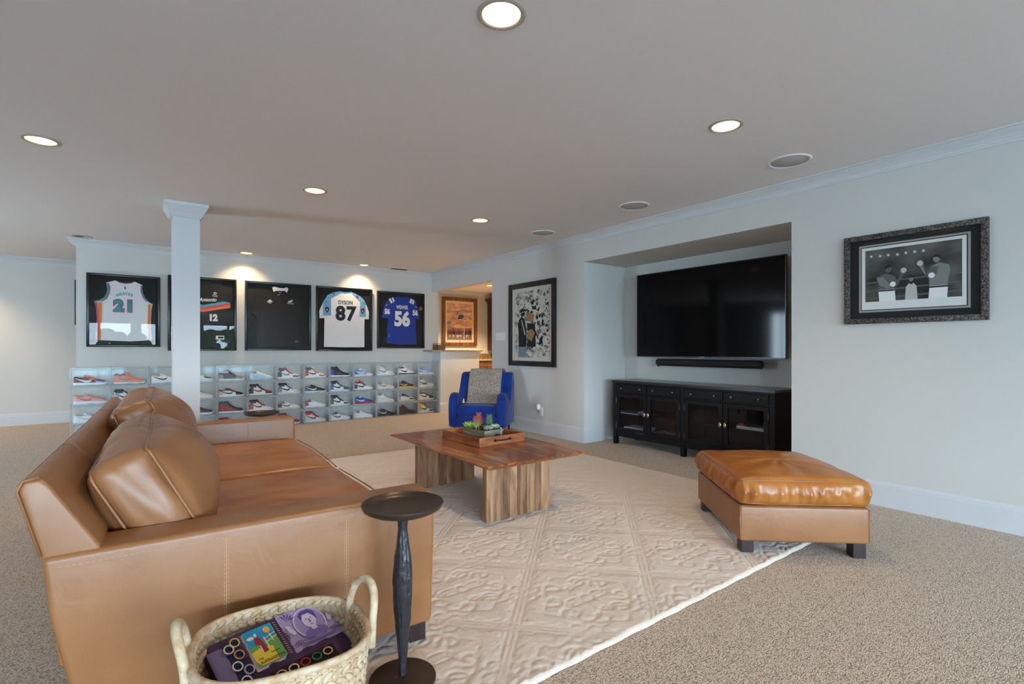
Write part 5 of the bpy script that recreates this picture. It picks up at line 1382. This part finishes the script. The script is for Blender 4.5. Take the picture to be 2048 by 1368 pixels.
# ---------------------------------------------------------------- woven basket with a folded quilt, against the near sofa arm
m_str = mat('seagrass', (206, 186, 158), .75, bump=(220, .5, .002), vary=((182, 152, 116), 30, .4, .62))
m_str2 = mat('seagrass_inside', (204, 174, 136), .8, bump=(200, .4, .002))
bk = thing('storage_basket', 'oval braided seagrass basket with looped handles, against the near sofa arm', 'basket', (.338, 1.550, 0), R(-6))
HA, HB, HZ = .226, .215, .372
def outl(a, k=1.0, off=0.0):
    c_, s_ = math.cos(a), math.sin(a); e = 2 / 2.7
    return Vector((math.copysign(abs(c_) ** e, c_) * (HA * k + off), math.copysign(abs(s_) ** e, s_) * (HB * k + off)))
def kz(z): return .80 + .20 * (z / HZ) ** .8
def rimz(a): return HZ + .012 * math.cos(a + 2.4)
N, M_ = 72, 14
P = np.zeros((N, 2 * M_, 3))
for i in range(N):
    a = 2 * PI * i / N
    for k in range(M_):
        z = rimz(a) * k / (M_ - 1); v = outl(a, kz(z)); P[i, k] = (v.x, v.y, z)
        z2 = rimz(a) * (M_ - 1 - k) / (M_ - 1) + .004 * (k > 0); v = outl(a, kz(z2), -.008); P[i, M_ + k] = (v.x, v.y, max(.008, z2))
grid_mesh('shell', P, m_str2, bk, closed_u=True)
part('bottom', MB().prism([tuple(outl(2 * PI * i / 36, .79)) for i in range(36)], 0, .008, 'Z'), m_str2, bk)
def lump(bm_, p, tan, up, nrm, L1, L2, L3, tilt):
    d = (tan * math.cos(tilt) + up * math.sin(tilt)); u = nrm.cross(d)
    Mx = Matrix(((d.x * L1, nrm.x * L3, u.x * L2, p.x), (d.y * L1, nrm.y * L3, u.y * L2, p.y), (d.z * L1, nrm.z * L3, u.z * L2, p.z), (0, 0, 0, 1)))
    bm_.append(Mx)
LM = []
rnd = random.Random(6)
per = []
K = 900; acc = 0; pts = [outl(2 * PI * i / K) for i in range(K)]; arc = [0]
for i in range(K): acc += (pts[(i + 1) % K] - pts[i]).length; arc.append(acc)
def ang_at(s):
    s %= acc; lo, hi = 0, K
    while hi - lo > 1:
        m_ = (lo + hi) // 2
        if arc[m_] <= s: lo = m_
        else: hi = m_
    return 2 * PI * (lo + (s - arc[lo]) / max(1e-9, arc[lo + 1] - arc[lo])) / K
nrow, step = 15, .0265
for rw in range(nrow):
    for k in range(int(acc / step)):
        a = ang_at((k + (.5 if rw % 2 else 0)) * step)
        z = .012 + rw * (rimz(a) - .012) / (nrow - 1)
        v = outl(a, kz(z)); e = outl(a + .02, kz(z)) - v; tan = Vector((e.x, e.y, 0)).normalized(); nrm = Vector((tan.y, -tan.x, 0)); up = Vector((0, 0, 1))
        for side, off in ((1, .001), (-1, -.009)):
            if side < 0 and z < .20: continue
            p = Vector((v.x + nrm.x * off, v.y + nrm.y * off, z))
            lump(LM, p, tan, up, nrm, .0185, .0088 * rnd.uniform(.85, 1.1), .0062, R(34) * (1 if rw % 2 else -1) + rnd.uniform(-.1, .1))
t = bmesh.new(); bmesh.ops.create_uvsphere(t, u_segments=8, v_segments=5, radius=1)
bv = np.array([v.co[:] for v in t.verts]); bf = [[v.index for v in f.verts] for f in t.faces]; t.free()
MM = np.array([[list(r_) for r_ in m_] for m_ in LM]); VV = np.einsum('nij,vj->nvi', MM[:, :3, :3], bv) + MM[:, None, :3, 3]
me = bpy.data.meshes.new('braid'); nvb = len(bv)
me.from_pydata(VV.reshape(-1, 3).tolist(), [], [[q + i * nvb for q in f] for i in range(len(LM)) for f in bf])
smooth_mesh(me, 180); me.materials.append(m_str)
o = bpy.data.objects.new('braid', me); col.objects.link(o); o.parent = bk; o['kind'] = 'stuff'
b = MB(); b.tube([(outl(2 * PI * i / 60).x, outl(2 * PI * i / 60).y, rimz(2 * PI * i / 60) + .008) for i in range(60)], .010, 8, closed=True)
part('rim', b, m_str, bk, 180)
for s_ in (-1, 1):
    ax = HA * s_
    arc_ = [(ax + s_ * .004, -.066, .30), (ax + s_ * .006, -.066, .35)] + [(ax + s_ * (.008 + .022 * math.sin(PI * i / 16)), -.066 * math.cos(PI * i / 16), .385 + .095 * math.sin(PI * i / 16) ** .75) for i in range(17)] + [(ax + s_ * .006, .066, .35), (ax + s_ * .004, .066, .30)]
    fine = []
    for i in range(len(arc_) - 1):
        n = 5
        for q in range(n):
            f = q / n; fine.append(tuple(arc_[i][c_] * (1 - f) + arc_[i + 1][c_] * f for c_ in range(3)))
    fine.append(arc_[-1])
    nn = len(fine)
    if s_ > 0:
        cr, sr = math.cos(R(18)), math.sin(R(18)); fine = [(ax - .006 + (x - ax) * cr - y * sr, .035 + (x - ax) * sr + y * cr, z - .012) for x, y, z in fine]
    part('handle', MB().tube(fine, lambda f: .0125 + .0016 * math.sin(f * nn * 3.1), 10), m_str, bk, 180)

# quilt lying folded inside
m_plum = mat('quilt_plum', (84, 58, 96), .9, bump=(60, .7, .006), vary=((66, 44, 72), 20, .4, .6))
m_lil = mat('quilt_lilac', (176, 158, 206), .9, bump=(80, .5, .004))
qf = thing('patchwork_quilt', 'folded purple patchwork quilt with picture patches, inside the braided basket', 'quilt', (0, 0, 0))
O = Vector((.150, 1.685, .338)); U = Vector((.975, .22, 0.02)).normalized(); V_ = Vector((.18, -.90, -.36)); V_ = (V_ - U * V_.dot(U)).normalized(); Nn = U.cross(V_) * -1
if Nn.z < 0: Nn = -Nn
MQ = Matrix(((U.x, -V_.x, Nn.x, O.x), (U.y, -V_.y, Nn.y, O.y), (U.z, -V_.z, Nn.z, O.z), (0, 0, 0, 1)))   # local x = along, y = up the slope, z = out
def ql(t_): t_.transform(MQ); return t_
t = puff(.365, .26, .05, (36, 26, 4), .02, (0, 0, .006), .004, 22, seed=4); t.transform(Matrix.Translation((.190, -.112, -.026)))
part('quilt_body', MB().add(ql(t)), m_plum, qf, 180)
def patch(name, x0, x1, y0, y1, m, z=.004, parent=None, amp=.002, label=None):
    n1, n2 = 14, 12; P = np.zeros((n1, n2, 3))
    t = bmesh.new(); g_ = []
    for i in range(n1):
        for j in range(n2):
            x, y = x0 + (x1 - x0) * i / (n1 - 1), y0 + (y1 - y0) * j / (n2 - 1)
            e = min(i, n1 - 1 - i, j, n2 - 1 - j) == 0
            zz_ = z + amp * noise.noise(Vector((x * 40, y * 40, 2))) - (.004 if e else 0) + .004 * (1 - ((x - .2) / .2) ** 2)
            q_ = MQ @ Vector((x, y, zz_)); P[i, j] = q_[:]
    return grid_mesh(name, P, m, parent or qf, label=label)
def flat(name, polys, mats, parent, z0=.0085):
    b = MB()
    for pts, mi, lv in polys:
        P_ = [MQ @ Vector((x, y, z0 + .0006 * lv + .004 * (1 - ((x - .2) / .2) ** 2))) for x, y in pts]
        b.poly(P_, mi)
    bmesh.ops.triangulate(b.b, faces=b.b.faces[:])
    return part(name, b, mats, parent)
cP = lambda n, c_: mat('quilt_' + n, c_, .85)
p0 = patch('patch', .004, .050, -.225, -.02, cP('grayviolet', (120, 106, 150)), label='grey violet lace-like patch')
p1 = patch('patch', .042, .088, -.20, -.012, cP('deepteal', (24, 40, 64)), label='dark navy patch with looped rings')
for cx_, cy_, c_ in ((.055, -.045, (232, 222, 214)), (.073, -.075, (222, 150, 130)), (.056, -.11, (236, 236, 236)), (.078, -.135, (190, 170, 220)), (.060, -.165, (240, 240, 240)), (.076, -.03, (226, 190, 110))):
    b = MB(); b.tube([MQ @ Vector((cx_ + .012 * math.cos(2 * PI * i / 14), cy_ + .015 * math.sin(2 * PI * i / 14), .0125)) for i in range(14)], .0022, 5, closed=True)
    part('ring', b, cP('ring%d' % c_[1], c_), p1, 180)
p2 = patch('patch', .096, .188, -.150, -.006, cP('card', (236, 226, 224)), label='picture patch of a woman in a red dress')
x0, x1, y0, y1 = .101, .183, -.144, -.011
g = lambda x, y: (x0 + (x1 - x0) * x, y1 + (y0 - y1) * y)
gp = lambda L: [g(*p) for p in L]
flat('picture', [(gp([(0, 0), (1, 0), (1, .45), (0, .45)]), 0, 0), (gp([(0, .45), (.5, .42), (1, .36), (1, 1), (0, 1)]), 1, 0), (gp([(0, .60), (.35, .55), (.72, .62), (.7, 1), (.12, 1), (0, .85)]), 2, 1), (gp([(.30, .26), (.42, .24), (.50, .42), (.54, .70), (.34, .72), (.38, .5), (.22, .42)]), 3, 2), (gp(circ(.36, .19, .05, .05, 10)), 4, 3), (gp(circ(.78, .16, .12, .10, 12)), 5, 2), (gp(circ(.18, .22, .12, .05, 10)), 4, 1), (gp([(.55, .32), (.59, .32), (.62, .6), (.58, .6)]), 4, 3), (gp([(.78, .27), (.81, .27), (.84, .52), (.81, .52)]), 4, 3), (gp([(.56, .37), (.98, .29), (.98, .31), (.57, .39)]), 4, 3), (gp([(.57, .47), (1, .39), (1, .41), (.58, .49)]), 4, 3), (gp([(.34, .5), (.37, .5), (.36, .74), (.33, .74)]), 4, 3)],
     [cP('sky', (36, 150, 196)), cP('green', (110, 160, 84)), cP('yellow', (232, 206, 70)), cP('dress', (160, 38, 70)), cP('white', (236, 230, 220)), cP('sun', (220, 176, 90))], p2, .0085)
mi_ = mat('quilt_ink', (40, 36, 50), .8)
for s_, x, y, h_ in (('THE', .17, .84, .009), ('TWELVE', .70, .79, .008), ('SUFFRAGETTES', .52, .94, .0125)):
    gx, gy = g(x, y)
    text('lettering', s_, h_, mi_, p2, MQ @ Matrix.Translation((gx, gy, .0150)) @ Matrix.Diagonal((.82, 1, 1, 1)), .0002)
p3 = patch('patch', .208, .364, -.150, .006, cP('lilac', (186, 170, 214)), label='lilac patch printed with an oval portrait')
x0, x1, y0, y1 = .212, .360, -.146, .003
def orn(cx_, cy_, r_, a0, n=5): return [([(cx_, cy_), (cx_ + r_ * math.cos(a0 + k * .45 - .1), cy_ + r_ * math.sin(a0 + k * .45 - .1)), (cx_ + r_ * .75 * math.cos(a0 + k * .45 + .12), cy_ + r_ * .75 * math.sin(a0 + k * .45 + .12))], 1, 1) for k in range(n)]
PQ = [(circ(.5, .5, .33, .42, 28), 2, 1), (circ(.5, .5, .30, .39, 28), 0, 2), (([(.24, .86), (.32, .70), (.45, .64), (.6, .66), (.74, .74), (.76, .84), (.6, .90), (.4, .90)]), 3, 3), (circ(.5, .44, .14, .21, 20), 2, 4), ([(.36, .40), (.34, .24), (.44, .16), (.60, .17), (.68, .28), (.66, .50), (.62, .38), (.56, .27), (.42, .27)], 1, 5), (circ(.45, .41, .025, .015, 8), 3, 6), (circ(.55, .41, .025, .015, 8), 3, 6), ([(.495, .42), (.51, .42), (.525, .52), (.48, .52)], 3, 6), ([(.45, .57), (.55, .57), (.53, .585), (.47, .585)], 3, 6), ([(.46, .62), (.56, .62), (.58, .72), (.46, .72)], 2, 4)]
PQ += orn(.10, .24, .20, -1.9) + orn(.90, .24, .20, -1.9) + orn(.10, .80, .16, .6) + orn(.90, .80, .16, .9)
PQ += [([(.02, .35), (.10, .40), (.16, .62), (.10, .66), (.03, .55)], 2, 1), ([(.98, .35), (.90, .40), (.84, .62), (.90, .66), (.97, .55)], 2, 1), ([(.12, .93), (.88, .93), (.84, .98), (.16, .98)], 3, 1)]
flat('portrait', [(gp(L), mi, lv) for L, mi, lv in PQ], [cP('lav', (158, 140, 196)), cP('viol', (84, 64, 126)), cP('pale', (214, 202, 230)), cP('midv', (122, 100, 164))], p3, .0085)
p4 = patch('patch', .370, .390, -.13, -.000, cP('lemon', (228, 224, 160)), label='pale yellow strip')
p5 = patch('patch', .12, .31, -.222, -.170, cP('blackp', (22, 18, 24)), label='black patch with bright loops')
for k, c_ in enumerate(((226, 170, 130), (236, 220, 200), (200, 50, 40), (60, 150, 110), (230, 200, 160))):
    b = MB(); cx_ = .142 + k * .035
    b.tube([MQ @ Vector((cx_ + .013 * math.cos(2 * PI * i / 14), -.196 + .012 * math.sin(2 * PI * i / 14), .0125)) for i in range(14)], .0022, 5, closed=True)
    part('ring', b, cP('loop%d' % k, c_), p5, 180)
b = MB()
for x in (.096, .194, .208, .376):
    for k in range(15):
        y = -.015 - k * .009
        b.tube([MQ @ Vector((x - .003, y, .0105)), MQ @ Vector((x + .003, y - .004, .0115))], .0008, 4)
part('hem_stitching', b, cP('stitch', (220, 190, 160)), qf)
